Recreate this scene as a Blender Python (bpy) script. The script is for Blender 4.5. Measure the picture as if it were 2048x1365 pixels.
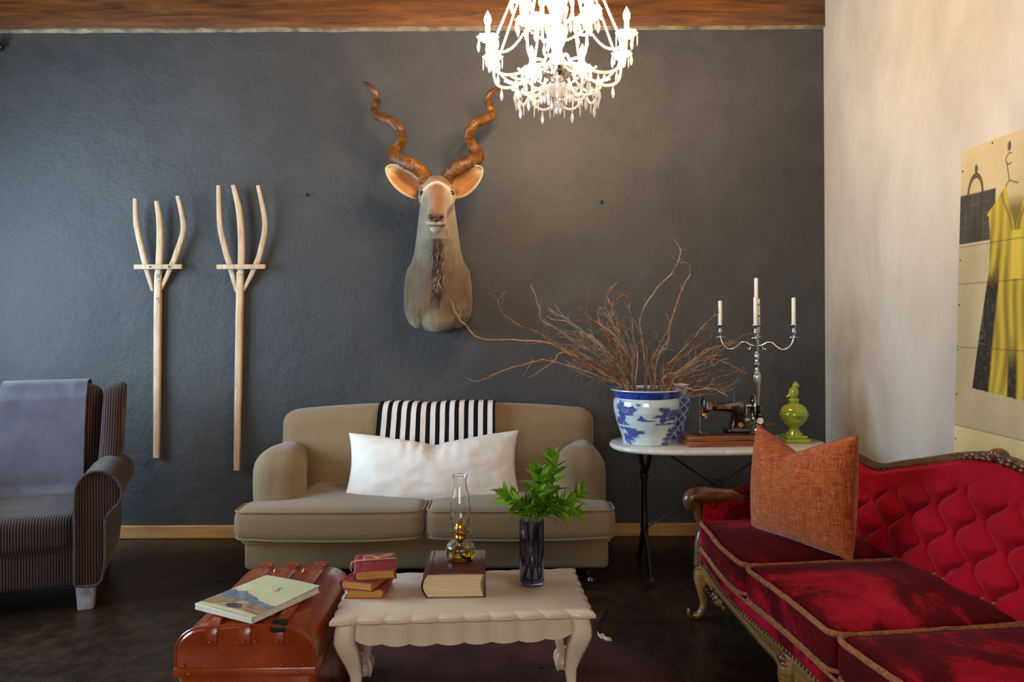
import bpy, bmesh, math, random
from math import sin, cos, pi, radians, sqrt, exp, tan, atan2
from mathutils import Vector, Matrix, noise as mnoise

for o in list(bpy.data.objects):
    bpy.data.objects.remove(o, do_unlink=True)
SC = bpy.context.scene
COL = SC.collection
random.seed(7)

# ------------------------------------------------------------------ camera
F_PX, CX, CY, CAM_Z = 1500.0, 1024.0, 640.0, 1.38
ROLL = radians(0.3)
RIGHT = Vector((cos(ROLL), 0, -sin(ROLL)))
UP = Vector((sin(ROLL), 0, cos(ROLL)))
cam_data = bpy.data.cameras.new('camera')
cam = bpy.data.objects.new('camera', cam_data)
COL.objects.link(cam)
cam_data.sensor_width = 36.0
cam_data.lens = F_PX / 2048 * 36
cam_data.shift_y = -(682.5 - CY) / 2048
cam_data.clip_start = 0.05
cam.matrix_world = Matrix(((RIGHT.x, UP.x, 0, 0), (0, 0, -1, 0), (RIGHT.z, UP.z, 0, CAM_Z), (0, 0, 0, 1)))
SC.camera = cam
YW = 4.78          # back wall
XR = 1.995         # right wall
XL = -3.75         # left wall
YREAR = -2.6

# ------------------------------------------------------------------ view, world, large lights
SC.view_settings.view_transform = 'Standard'
SC.view_settings.look = 'None'
SC.view_settings.gamma = 1.0
SC.view_settings.use_curve_mapping = False
SC.view_settings.exposure = 0.0
world = bpy.data.worlds.new('world')
SC.world = world
world.use_nodes = True
world.node_tree.nodes['Background'].inputs[0].default_value = (0.75, 0.86, 1.0, 1)
world.node_tree.nodes['Background'].inputs[1].default_value = 0.25
SC.cycles.caustics_reflective = False
SC.cycles.caustics_refractive = False


def area(name, loc, rot, sx, sy, power, color):
    d = bpy.data.lights.new(name, 'AREA')
    d.shape = 'RECTANGLE'; d.size = sx; d.size_y = sy
    d.energy = power; d.color = color
    o = bpy.data.objects.new(name, d); COL.objects.link(o)
    o.location = loc; o.rotation_euler = rot
    return o


# daylight: one window in the left wall, one opening in the wall behind the camera
area('daylight_left_window', (XL - 0.12, 3.05, 1.72), (0, radians(-90), 0), 1.7, 2.4, 215, (0.56, 0.80, 1.0))
area('daylight_rear_window', (-0.6, YREAR - 0.12, 1.75), (radians(90), 0, 0), 2.3, 1.5, 98, (1.0, 0.90, 0.78))


# ------------------------------------------------------------------ pixel -> place
def ray(px, py):
    dx = (px - CX) / F_PX; dy = (CY - py) / F_PX
    return Vector((0, 1, 0)) + dx * RIGHT + dy * UP


def P(px, py, D):
    return Vector((0, 0, CAM_Z)) + D * ray(px, py)


def FL(px, py, z):
    r = ray(px, py)
    return Vector((0, 0, CAM_Z)) + ((z - CAM_Z) / r.z) * r


def c(r, g, b):
    def l(x):
        x /= 255.0
        return x / 12.92 if x <= 0.04045 else ((x + 0.055) / 1.055) ** 2.4
    return (l(r), l(g), l(b))


# ------------------------------------------------------------------ materials
class NT:
    def __init__(self, name):
        self.m = bpy.data.materials.new(name)
        self.m.use_nodes = True
        self.t = self.m.node_tree
        self.b = self.t.nodes['Principled BSDF']
        self.tc = None

    def n(self, typ, **kw):
        nd = self.t.nodes.new(typ)
        for k, v in kw.items():
            setattr(nd, k, v)
        return nd

    def l(self, a, b):
        self.t.links.new(a, b)

    def coord(self, which='Object', scale=(1, 1, 1), rot=(0, 0, 0)):
        if self.tc is None:
            self.tc = self.n('ShaderNodeTexCoord')
        mp = self.n('ShaderNodeMapping')
        mp.inputs['Scale'].default_value = scale
        mp.inputs['Rotation'].default_value = rot
        self.l(self.tc.outputs[which], mp.inputs['Vector'])
        return mp.outputs['Vector']

    def noise(self, scale, detail=4, rough=0.55, vec=None, dist=0.0):
        nd = self.n('ShaderNodeTexNoise')
        nd.inputs['Scale'].default_value = scale
        nd.inputs['Detail'].default_value = detail
        nd.inputs['Roughness'].default_value = rough
        nd.inputs['Distortion'].default_value = dist
        self.l(vec or self.coord(), nd.inputs['Vector'])
        return nd.outputs['Fac']

    def wave(self, scale, vec=None, dist=0.0, detail=2, dscale=1.0, direction='X', profile='SIN'):
        nd = self.n('ShaderNodeTexWave', bands_direction=direction, wave_profile=profile)
        nd.inputs['Scale'].default_value = scale
        nd.inputs['Distortion'].default_value = dist
        nd.inputs['Detail'].default_value = detail
        nd.inputs['Detail Scale'].default_value = dscale
        self.l(vec or self.coord(), nd.inputs['Vector'])
        return nd.outputs['Fac']

    def ramp(self, fac, stops, mode='LINEAR'):
        nd = self.n('ShaderNodeValToRGB')
        cr = nd.color_ramp
        cr.interpolation = mode
        while len(cr.elements) > 1:
            cr.elements.remove(cr.elements[-1])
        cr.elements[0].position = stops[0][0]; cr.elements[0].color = (*stops[0][1], 1)
        for p, col in stops[1:]:
            e = cr.elements.new(p); e.color = (*col, 1)
        self.l(fac, nd.inputs['Fac'])
        return nd.outputs['Color']

    def mix(self, fac, a, b, blend='MIX'):
        nd = self.n('ShaderNodeMix', data_type='RGBA', blend_type=blend)
        for k, v in ((0, fac), (6, a), (7, b)):
            if hasattr(v, 'node'):
                self.l(v, nd.inputs[k])
            elif k == 0:
                nd.inputs[0].default_value = v
            else:
                nd.inputs[k].default_value = (*v, 1)
        return nd.outputs[2]

    def math(self, op, a, b=0.0):
        nd = self.n('ShaderNodeMath', operation=op)
        for k, v in ((0, a), (1, b)):
            if hasattr(v, 'node'):
                self.l(v, nd.inputs[k])
            else:
                nd.inputs[k].default_value = v
        return nd.outputs[0]

    def bump(self, height, strength=0.3, dist=0.01):
        nd = self.n('ShaderNodeBump')
        nd.inputs['Strength'].default_value = strength
        nd.inputs['Distance'].default_value = dist
        self.l(height, nd.inputs['Height'])
        self.l(nd.outputs['Normal'], self.b.inputs['Normal'])

    def base(self, v):
        if hasattr(v, 'node'):
            self.l(v, self.b.inputs['Base Color'])
        else:
            self.b.inputs['Base Color'].default_value = (*v, 1)

    def set(self, **kw):
        names = dict(rough='Roughness', metal='Metallic', coat='Coat Weight', coatr='Coat Roughness', sheen='Sheen Weight',
                     sheenr='Sheen Roughness', trans='Transmission Weight', ior='IOR', spec='Specular IOR Level', sss='Subsurface Weight')
        for k, v in kw.items():
            i = self.b.inputs[names[k]]
            if hasattr(v, 'node'):
                self.l(v, i)
            else:
                i.default_value = v


def mottled(name, col_a, col_b, scale=6, rough=0.5, bump=None, detail=4, stretch=(1, 1, 1), **kw):
    t = NT(name)
    v = t.coord(scale=stretch)
    f = t.noise(scale, detail, 0.6, v)
    t.base(t.ramp(f, [(0.32, col_a), (0.68, col_b)]))
    t.set(rough=rough, **kw)
    if bump:
        t.bump(t.noise(bump[0], 6, 0.6, t.coord(scale=stretch)), bump[1], bump[2] if len(bump) > 2 else 0.01)
    return t.m


def wood(name, dark, light, axis=(1, 1, 12), scale=5, rough=0.5, coat=0.0, bump=0.08):
    t = NT(name)
    v = t.coord(scale=axis)
    f = t.noise(scale, 6, 0.65, v, 0.6)
    f2 = t.noise(scale * 4, 4, 0.6, v, 0.2)
    f = t.math('ADD', t.math('MULTIPLY', f, 0.72), t.math('MULTIPLY', f2, 0.28))
    t.base(t.ramp(f, [(0.33, dark), (0.52, tuple((a + b) / 2 for a, b in zip(dark, light))), (0.68, light)]))
    t.set(rough=rough, coat=coat, coatr=0.15)
    t.bump(f2, bump, 0.004)
    return t.m


def vcol(name, rough=0.5, bump=None, grain=0.0, gscale=60, gstretch=(1, 1, 1), **kw):
    t = NT(name)
    a = t.n('ShaderNodeAttribute', attribute_name='Col')
    col = a.outputs['Color']
    if grain:
        f = t.noise(gscale, 4, 0.6, t.coord(scale=gstretch))
        g = t.ramp(f, [(0.3, (1 - grain,) * 3), (0.7, (1 + grain,) * 3)])
        col = t.mix(1.0, col, g, 'MULTIPLY')
    t.base(col)
    t.set(rough=rough, **kw)
    if bump:
        t.bump(t.noise(bump[0], 4, 0.6, t.coord(scale=gstretch)), bump[1], bump[2])
    return t.m


def glass(name, col, ior=1.45, rough=0.0):
    """thin-walled, see-through glass that lets the room's light pass"""
    t = NT(name)
    nt = t.t
    g = t.n('ShaderNodeBsdfGlass'); g.inputs['Color'].default_value = (*col, 1); g.inputs['IOR'].default_value = ior; g.inputs['Roughness'].default_value = rough
    nt.links.new(g.outputs[0], nt.nodes['Material Output'].inputs['Surface'])
    return t.m


M = {}


def build_materials():
    # charcoal plaster
    t = NT('charcoal_plaster')
    big = t.noise(0.9, 5, 0.6)
    mid = t.noise(5, 6, 0.65)
    f = t.math('ADD', t.math('MULTIPLY', big, 0.6), t.math('MULTIPLY', mid, 0.4))
    t.base(t.ramp(f, [(0.32, c(56, 56, 58)), (0.5, c(66, 66, 68)), (0.68, c(79, 78, 79))]))
    t.set(rough=t.ramp(mid, [(0.3, (0.55,) * 3), (0.7, (0.7,) * 3)]), spec=0.35)
    w1 = t.noise(26, 5, 0.6, None, 0.8); w2 = t.noise(95, 3, 0.6); w3 = t.noise(5, 4, 0.6)
    h = t.math('ADD', t.math('ADD', t.math('MULTIPLY', w1, 0.5), t.math('MULTIPLY', w2, 0.25)), t.math('MULTIPLY', w3, 1.1))
    t.bump(h, 0.7, 0.016)
    M['wall'] = t.m
    # cream plaster
    t = NT('cream_plaster')
    f = t.noise(1.6, 6, 0.65, t.coord(scale=(1, 1, 0.45)), 0.5)
    s = t.noise(7, 5, 0.7, t.coord(scale=(3, 3, 0.35)))
    col = t.ramp(f, [(0.34, c(176, 167, 156)), (0.55, c(194, 186, 175)), (0.7, c(206, 199, 190))])
    col = t.mix(t.ramp(s, [(0.58, (0, 0, 0)), (0.75, (0.4,) * 3)]), col, c(198, 178, 155))
    t.base(col); t.set(rough=0.75, spec=0.25)
    h = t.math('ADD', t.noise(3.5, 6, 0.58, None, 0.5), t.math('MULTIPLY', t.noise(40, 4), 0.1))
    t.bump(h, 0.6, 0.025)
    M['cream'] = t.m
    # floor
    t = NT('stained_concrete')
    f = t.noise(1.5, 8, 0.65, None, 0.6)
    g = t.noise(11, 6, 0.7)
    col = t.ramp(f, [(0.3, c(32, 21, 15)), (0.48, c(50, 35, 23)), (0.6, c(66, 47, 29)), (0.74, c(46, 32, 25))])
    col = t.mix(t.ramp(g, [(0.42, (0.75,) * 3), (0.6, (0,) * 3)]), col, c(31, 21, 15))
    t.base(col)
    t.set(rough=t.ramp(g, [(0.3, (0.26,) * 3), (0.7, (0.46,) * 3)]), spec=0.4)
    t.bump(t.noise(30, 5), 0.06, 0.004)
    M['floor'] = t.m
    M['beam'] = wood('rough_beam_wood', c(54, 31, 13), c(140, 84, 36), (0.5, 3, 5), 3.2, 0.5, 0.25, 0.25)
    M['pine'] = wood('pine_skirting', c(176, 118, 66), c(220, 172, 112), (0.7, 3, 8), 4, 0.5)
    M['pale_wood'] = wood('weathered_pale_wood', c(172, 138, 104), c(226, 198, 164), (6, 6, 0.8), 6, 0.6)
    M['plaster_lip'] = mottled('old_plaster', c(92, 80, 66), c(186, 164, 132), 9, 0.8, (40, 0.4))
    M['wire'] = mottled('iron', c(18, 18, 19), c(30, 30, 31), 30, 0.4, None, metal=0.6)
    # sofa twill
    t = NT('olive_beige_ribbed_cloth')
    v = t.coord()
    n = t.noise(180, 3, 0.6)
    wv = t.wave(52, t.coord(scale=(1, 0.4, 0.02)), 1.0, 2, 3)
    f = t.math('ADD', t.math('MULTIPLY', wv, 0.45), t.math('MULTIPLY', n, 0.55))
    col = t.ramp(f, [(0.25, c(112, 91, 65)), (0.6, c(150, 127, 97)), (0.8, c(168, 146, 116))])
    col = t.mix(t.ramp(t.noise(2.2, 4), [(0.35, (0.0,) * 3), (0.7, (0.35,) * 3)]), col, c(112, 94, 68))
    t.base(col); t.set(rough=0.9, sheen=0.25, spec=0.15)
    t.bump(f, 0.35, 0.002)
    M['twill'] = t.m
    M['white_linen'] = cloth('white_linen', c(238, 231, 224), c(250, 246, 242), 220)
    M['blue_grey_cloth'] = cloth('blue_grey_cloth', c(84, 84, 98), c(104, 104, 118), 260)
    # striped towel
    t = NT('black_white_striped_cotton')
    uv = t.n('ShaderNodeUVMap'); sep = t.n('ShaderNodeSeparateXYZ'); t.l(uv.outputs['UV'], sep.inputs[0])
    fr = t.math('FRACT', t.math('ADD', t.math('MULTIPLY', sep.outputs['X'], 12.25), 0.0))
    s = t.math('LESS_THAN', fr, 0.47)
    t.base(t.mix(s, c(232, 226, 224), c(14, 15, 20)))
    t.set(rough=0.85, spec=0.15); t.bump(t.noise(240, 3), 0.15, 0.002)
    M['stripes'] = t.m
    # armchair
    for key, nm, sc, dr in (('rib', 'brown_ribbed_upholstery', (1, 0.0, 0.0), 'X'), ('rib_side', 'brown_ribbed_upholstery_sides', (1, 1, 0.0), 'DIAGONAL')):
        t = NT(nm)
        wv = t.wave(26 if dr == 'X' else 52, t.coord(scale=sc), 0.35, 2, 2, dr)
        dots = t.wave(40, t.coord(scale=(0, 0, 1)), 0.0, 0, 1, 'Z')
        dash = t.math('MULTIPLY', wv, t.math('ADD', t.math('MULTIPLY', dots, 0.25), 0.75))
        t.base(t.ramp(dash, [(0.3, c(32, 24, 26)), (0.55, c(66, 50, 48)), (0.85, c(92, 71, 67))]))
        t.set(rough=0.9, sheen=0.15, spec=0.1); t.bump(wv, 0.5, 0.004)
        M[key] = t.m
    M['piping_dark'] = mottled('dark_cord', c(40, 32, 34), c(96, 82, 80), 120, 0.9)
    M['grey_leg'] = mottled('leg_reflection_grey', c(128, 130, 142), c(168, 170, 182), 30, 0.6, (60, 0.2))  # pale blue-grey reflection on the front legs, put into their base colour
    M['dark_wood'] = wood('dark_turned_wood', c(28, 14, 9), c(62, 34, 20), (3, 3, 1), 6, 0.35, 0.3)
    # marble
    t = NT('white_marble')
    f = t.noise(3.2, 8, 0.7, t.coord(scale=(1, 2.2, 2.2), rot=(0, 0, 0.5)), 2.4)
    t.base(t.ramp(f, [(0.40, c(222, 216, 208)), (0.495, c(226, 220, 212)), (0.51, c(186, 172, 156)), (0.53, c(226, 220, 212)), (0.7, c(232, 227, 221))]))
    t.set(rough=0.16, spec=0.5, coat=0.3)
    M['marble'] = t.m
    M['iron_black'] = mottled('black_painted_iron', c(9, 9, 10), c(20, 20, 22), 20, 0.32, None)
    M['porcelain_paint'] = vcol('painted_porcelain', 0.12, None, 0.03, 60, coat=0.8, coatr=0.04)
    M['pot_inside'] = mottled('pale_glaze', c(180, 205, 215), c(214, 230, 236), 8, 0.25)
    M['bark'] = bark('russet_bark', c(108, 76, 56), c(178, 130, 98))
    M['bark_grey'] = bark('grey_brown_bark', c(108, 94, 84), c(168, 148, 130))
    M['bark_pale'] = bark('pale_orange_bark', c(176, 116, 76), c(226, 176, 130))
    M['machine_black'] = mottled('black_enamel', c(7, 7, 9), c(12, 12, 14), 12, 0.1, None, coat=1.0, coatr=0.04)
    M['chrome'] = mottled('bright_steel', c(186, 182, 176), c(214, 210, 206), 14, 0.16, None, metal=1.0)
    M['old_steel'] = mottled('worn_steel', c(120, 112, 100), c(190, 184, 174), 40, 0.28, None, metal=1.0)
    M['gold'] = mottled('gold_leaf', c(212, 160, 70), c(240, 200, 120), 40, 0.3, None, metal=0.8)
    M['ivory'] = mottled('ivory_knob', c(222, 206, 172), c(236, 222, 192), 20, 0.3)
    M['walnut'] = wood('varnished_walnut', c(92, 46, 18), c(168, 98, 44), (1.2, 6, 14), 5, 0.28, 0.5)
    M['grip_wood'] = wood('dark_grip_wood', c(60, 26, 14), c(112, 56, 28), (1, 4, 4), 8, 0.35)
    M['pewter'] = mottled('polished_aluminium', c(176, 178, 184), c(206, 206, 210), 10, 0.2, (30, 0.05), metal=1.0)
    M['wax'] = mottled('white_wax', c(232, 226, 220), c(244, 240, 234), 6, 0.45, None, sss=0.15)
    M['wick'] = mottled('charred_wick', c(30, 22, 18), c(60, 44, 34), 40, 0.9)
    # green glaze
    t = NT('green_crackle_glaze')
    f = t.noise(9, 6, 0.65)
    vo = t.n('ShaderNodeTexVoronoi', feature='DISTANCE_TO_EDGE'); vo.inputs['Scale'].default_value = 70
    t.l(t.coord(), vo.inputs['Vector'])
    cr = t.ramp(vo.outputs['Distance'], [(0.0, (0.55,) * 3), (0.04, (0,) * 3)])
    col = t.ramp(f, [(0.3, c(118, 132, 26)), (0.55, c(152, 166, 44)), (0.75, c(178, 182, 66))])
    col = t.mix(cr, col, c(120, 108, 34))
    col = t.mix(t.ramp(t.noise(22, 4), [(0.66, (0,) * 3), (0.72, (0.8,) * 3)]), col, c(128, 76, 36))
    t.base(col); t.set(rough=0.14, coat=0.7, coatr=0.05)
    M['green_glaze'] = t.m
    # velvets
    M['velvet'] = velvet('red_velvet', 0.0)
    M['velvet_back'] = velvet('red_velvet_tufted', 0.0, back=True)
    M['fringe'] = mottled('gold_brown_chenille', c(112, 54, 20), c(194, 116, 56), 90, 0.95, (160, 1.0, 0.010), sheen=0.1)
    M['carved'] = wood('carved_walnut', c(44, 26, 16), c(122, 78, 42), (2, 2, 4), 6, 0.32, 0.4, 0.2)
    M['oak_rail'] = wood('golden_oak_rail', c(88, 60, 26), c(158, 118, 62), (1.0, 6, 10), 5, 0.35, 0.3)
    M['studs'] = mottled('dark_brass_studs', c(70, 52, 50), c(120, 92, 90), 60, 0.3, None, metal=0.8)
    # orange slub
    t = NT('rust_orange_slub_weave')
    a = t.noise(26, 3, 0.6, t.coord(scale=(1, 1, 14)))
    b = t.noise(26, 3, 0.6, t.coord(scale=(14, 1, 1)))
    f = t.math('ADD', t.math('MULTIPLY', a, 0.5), t.math('MULTIPLY', b, 0.5))
    t.base(t.ramp(f, [(0.36, c(120, 46, 20)), (0.5, c(166, 80, 40)), (0.62, c(200, 116, 66))]))
    t.set(rough=0.9, sheen=0.2, spec=0.1); t.bump(f, 0.5, 0.003)
    M['slub'] = t.m
    M['slub_edge'] = mottled('rust_piping', c(118, 44, 18), c(164, 78, 38), 80, 0.9)
    # trunk
    t = NT('rust_orange_enamel')
    f = t.noise(5, 6, 0.6); g = t.noise(26, 5, 0.6, None, 1.0)
    col = t.ramp(f, [(0.3, c(122, 46, 16)), (0.55, c(150, 62, 24)), (0.75, c(170, 78, 32))])
    col = t.mix(t.ramp(g, [(0.62, (0,) * 3), (0.72, (0.6,) * 3)]), col, c(92, 32, 12))
    t.base(col); t.set(rough=t.ramp(g, [(0.35, (0.2,) * 3), (0.7, (0.4,) * 3)]), coat=0.35, coatr=0.15)
    t.bump(t.math('ADD', t.noise(7, 3), t.math('MULTIPLY', g, 0.15)), 0.22, 0.012)
    M['trunk'] = t.m
    M['black_metal'] = mottled('black_clip', c(14, 16, 16), c(44, 46, 44), 30, 0.4, None, metal=0.5)
    # cream table paint
    t = NT('cream_brushed_paint')
    f = t.noise(3.5, 4, 0.6); g = t.noise(10, 3, 0.6, t.coord(scale=(0.5, 4, 9)))
    col = t.ramp(f, [(0.3, c(216, 198, 174)), (0.7, c(226, 210, 188))])
    t.base(col); t.set(rough=0.3, coat=0.35, coatr=0.2)
    t.bump(g, 0.12, 0.004)
    M['cream_paint'] = t.m
    # books
    M['oxblood'] = mottled('oxblood_leather', c(70, 22, 20), c(96, 34, 30), 8, 0.3, (160, 0.12, 0.003), coat=0.2)
    M['red_book'] = mottled('red_pressed_leather', c(120, 26, 34), c(160, 50, 54), 70, 0.5, (110, 0.5, 0.004))
    M['orange_book'] = mottled('orange_red_leather', c(150, 52, 40), c(182, 76, 56), 60, 0.5, (110, 0.4, 0.004))
    for k, (a, b) in dict(pages=(c(198, 172, 134), c(228, 206, 172)), pages_old=(c(168, 116, 52), c(206, 156, 84))).items():
        t = NT('page_block_' + k)
        f = t.noise(8, 3, 0.7, t.coord(scale=(0.6, 0.6, 70)))
        t.base(t.ramp(f, [(0.3, a), (0.7, b)])); t.set(rough=0.85); t.bump(f, 0.25, 0.002)
        M[k] = t.m
    M['twine'] = mottled('natural_twine', c(190, 140, 106), c(226, 184, 148), 160, 0.9, (300, 0.5, 0.003))
    M['cover'] = vcol('magazine_cover_print', 0.35, None, 0.06, 40, coat=0.2)
    M['paper'] = mottled('magazine_paper', c(206, 206, 192), c(226, 226, 214), 30, 0.5)
    M['print_ink'] = mottled('grey_ink', c(150, 154, 128), c(160, 164, 136), 30, 0.5)
    M['clear_glass'] = glass('clear_glass', (0.985, 0.99, 0.985))
    M['smoke_glass'] = glass('smoky_violet_glass', c(222, 222, 240))
    M['oil'] = glass('amber_lamp_oil', c(252, 228, 112), 1.42)
    M['water'] = glass('water', (0.95, 0.97, 0.99), 1.33)
    M['brass'] = mottled('brass', c(190, 136, 46), c(224, 176, 80), 20, 0.2, None, metal=1.0)
    M['cotton'] = mottled('cotton_wick', c(214, 206, 186), c(232, 226, 210), 80, 0.9)
    t = NT('fresh_green_leaf')
    f = t.noise(16, 3); oi = t.n('ShaderNodeObjectInfo')
    col = t.ramp(t.math('ADD', t.math('MULTIPLY', f, 0.5), t.math('MULTIPLY', oi.outputs['Random'], 0.5)), [(0.2, c(92, 144, 18)), (0.5, c(132, 186, 32)), (0.8, c(178, 214, 62))])
    t.base(col); t.set(rough=0.4, spec=0.4)
    tr = t.n('ShaderNodeBsdfTranslucent'); t.l(col, tr.inputs['Color'])
    mx = t.n('ShaderNodeMixShader'); mx.inputs[0].default_value = 0.45
    t.l(t.b.outputs[0], mx.inputs[1]); t.l(tr.outputs[0], mx.inputs[2])
    t.l(mx.outputs[0], t.t.nodes['Material Output'].inputs['Surface'])
    M['leaf'] = t.m
    M['stem'] = mottled('green_stem', c(62, 110, 22), c(104, 150, 42), 30, 0.45)
    # hide
    t = NT('dark_brown_hide')
    f = t.noise(2.5, 5, 0.6); g = t.noise(90, 3, 0.6)
    t.base(t.ramp(f, [(0.3, c(50, 31, 30)), (0.7, c(84, 54, 52))])); t.set(rough=0.55, spec=0.25)
    t.bump(t.math('ADD', t.math('MULTIPLY', g, 0.2), t.noise(9, 4)), 0.4, 0.01)
    M['hide'] = t.m
    M['hide_white'] = mottled('cream_hide_hair', c(196, 170, 140), c(226, 204, 178), 40, 0.8, (120, 0.6, 0.006))
    M['coat'] = vcol('short_antelope_hair', 0.75, (160, 0.5, 0.006), 0.2, 46, (1, 1, 0.35), sheen=0.25, spec=0.2)
    M['ear_hair'] = vcol('ear_hair', 0.7, (120, 0.3, 0.004), 0.12, 50, sheen=0.2, spec=0.2)
    t = NT('ridged_horn')
    f = t.noise(28, 5, 0.65); g = t.noise(6, 3)
    col = t.ramp(t.math('ADD', t.math('MULTIPLY', f, 0.6), t.math('MULTIPLY', g, 0.4)), [(0.34, c(46, 27, 11)), (0.52, c(108, 66, 27)), (0.68, c(158, 106, 50))])
    t.base(col); t.set(rough=0.45, spec=0.4); t.bump(f, 0.5, 0.006)
    M['horn'] = t.m
    M['eye'] = mottled('glass_eye', c(8, 6, 5), c(14, 10, 8), 20, 0.05, None, coat=1.0)
    M['nose'] = mottled('dark_muzzle_skin', c(22, 15, 13), c(44, 30, 26), 60, 0.35, (160, 0.4, 0.003))
    M['beard_dark'] = mottled('dark_throat_hair', c(40, 27, 18), c(84, 60, 40), 40, 0.7)
    M['beard_light'] = mottled('pale_throat_hair', c(118, 98, 76), c(160, 140, 114), 40, 0.7)
    # chandelier
    t = NT('crystal_glass')
    tp = t.n('ShaderNodeBsdfTransparent'); tp.inputs['Color'].default_value = (0.98, 0.98, 0.98, 1)
    d = t.n('ShaderNodeBsdfTranslucent'); d.inputs['Color'].default_value = (0.97, 0.97, 0.97, 1)
    df = t.n('ShaderNodeBsdfDiffuse'); df.inputs['Color'].default_value = (0.95, 0.95, 0.95, 1)
    gl = t.n('ShaderNodeBsdfGlossy'); gl.inputs['Roughness'].default_value = 0.10; gl.inputs['Color'].default_value = (1, 1, 1, 1)
    m0 = t.n('ShaderNodeMixShader'); m0.inputs[0].default_value = 0.4; t.l(d.outputs[0], m0.inputs[1]); t.l(df.outputs[0], m0.inputs[2])
    m1 = t.n('ShaderNodeMixShader'); m1.inputs[0].default_value = 0.5; t.l(tp.outputs[0], m1.inputs[1]); t.l(m0.outputs[0], m1.inputs[2])
    m2 = t.n('ShaderNodeMixShader'); m2.inputs[0].default_value = 0.28; t.l(m1.outputs[0], m2.inputs[1]); t.l(gl.outputs[0], m2.inputs[2])
    t.l(m2.outputs[0], t.t.nodes['Material Output'].inputs['Surface'])
    M['crystal'] = t.m
    M['sleeve'] = mottled('milk_glass_sleeve', c(238, 226, 206), c(246, 238, 222), 10, 0.4)
    t = NT('lit_bulb')
    t.base((1, 0.9, 0.7)); t.b.inputs['Emission Color'].default_value = (1.0, 0.74, 0.45, 1); t.b.inputs['Emission Strength'].default_value = BULB
    M['bulb'] = t.m
    M['print'] = vcol('dress_photo_print', 0.45, None, 0.03, 30, coat=1.0, coatr=0.02)
    M['window_frame'] = mottled('white_window_frame', c(206, 204, 200), c(222, 220, 216), 10, 0.5)


def cloth(name, a, b, sc):
    t = NT(name)
    n = t.noise(sc, 3, 0.6); w = t.noise(7, 4, 0.6, None, 0.8)
    t.base(t.ramp(t.math('ADD', t.math('MULTIPLY', n, 0.5), t.math('MULTIPLY', w, 0.5)), [(0.35, a), (0.65, b)]))
    t.set(rough=0.9, sheen=0.15, spec=0.15)
    t.bump(t.math('ADD', t.math('MULTIPLY', n, 0.12), w), 0.35, 0.012)
    return t.m


def bark(name, a, b):
    t = NT(name)
    f = t.noise(26, 4, 0.65)
    t.base(t.ramp(f, [(0.35, a), (0.65, b)])); t.set(rough=0.75, spec=0.25)
    return t.m


def velvet(name, off, back=False):
    """pile brushed one way or the other: crushed patches of two tones of the same red"""
    t = NT(name)
    f = t.noise(1.9, 7, 0.66, t.coord(scale=(1, 1.4, 1)), 0.5)
    g = t.noise(60, 4, 0.7)
    h = t.math('ADD', t.math('MULTIPLY', f, 0.85), t.math('MULTIPLY', g, 0.15))
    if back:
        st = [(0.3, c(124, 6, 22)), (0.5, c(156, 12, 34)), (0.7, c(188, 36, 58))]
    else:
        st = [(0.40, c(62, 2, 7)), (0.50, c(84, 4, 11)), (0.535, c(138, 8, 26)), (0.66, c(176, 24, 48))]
    t.base(t.ramp(h, st))
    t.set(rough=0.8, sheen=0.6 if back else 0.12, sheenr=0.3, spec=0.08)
    t.b.inputs['Sheen Tint'].default_value = (1.0, 0.25, 0.32, 1)
    t.bump(g, 0.25, 0.004)
    return t.m


BULB = 980.0
build_materials()


# ------------------------------------------------------------------ mesh helpers
class G:
    """collects the vertices and faces of ONE mesh"""
    def __init__(self):
        self.v = []; self.f = []; self.c = None; self.uv = None

    def add(self, vf, mat=None, loc=None):
        v, f = vf
        o = len(self.v)
        for p in v:
            p = Vector(p)
            if mat is not None:
                p = mat @ p
            if loc is not None:
                p = p + Vector(loc)
            self.v.append(p)
        self.f += [tuple(i + o for i in q) for q in f]
        return self


def loft(rings, caps=True, closed=True):
    n = len(rings[0]); v = []; f = []
    for r in rings:
        v += [Vector(p) for p in r]
    m = n if closed else n - 1
    for i in range(len(rings) - 1):
        for j in range(m):
            k = (j + 1) % n
            f.append((i * n + j, i * n + k, (i + 1) * n + k, (i + 1) * n + j))
    if caps:
        f.append(tuple(reversed(range(n))))
        f.append(tuple(range((len(rings) - 1) * n, len(rings) * n)))
    return v, f


def lathe(prof, n=24, caps=True):
    rings = [[(r * cos(2 * pi * j / n), r * sin(2 * pi * j / n), z) for j in range(n)] for r, z in prof]
    return loft(rings, caps)


def spline(pts, m=6):
    pts = [Vector(p) for p in pts]
    if len(pts) < 3:
        return [pts[0].lerp(pts[1], i / m) for i in range(m + 1)]
    out = []
    for i in range(len(pts) - 1):
        p0 = pts[max(i - 1, 0)]; p1 = pts[i]; p2 = pts[i + 1]; p3 = pts[min(i + 2, len(pts) - 1)]
        for k in range(m):
            t = k / m
            out.append(0.5 * ((2 * p1) + (p2 - p0) * t + (2 * p0 - 5 * p1 + 4 * p2 - p3) * t * t + (3 * p1 - p0 - 3 * p2 + p3) * t ** 3))
    out.append(pts[-1])
    return out


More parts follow.
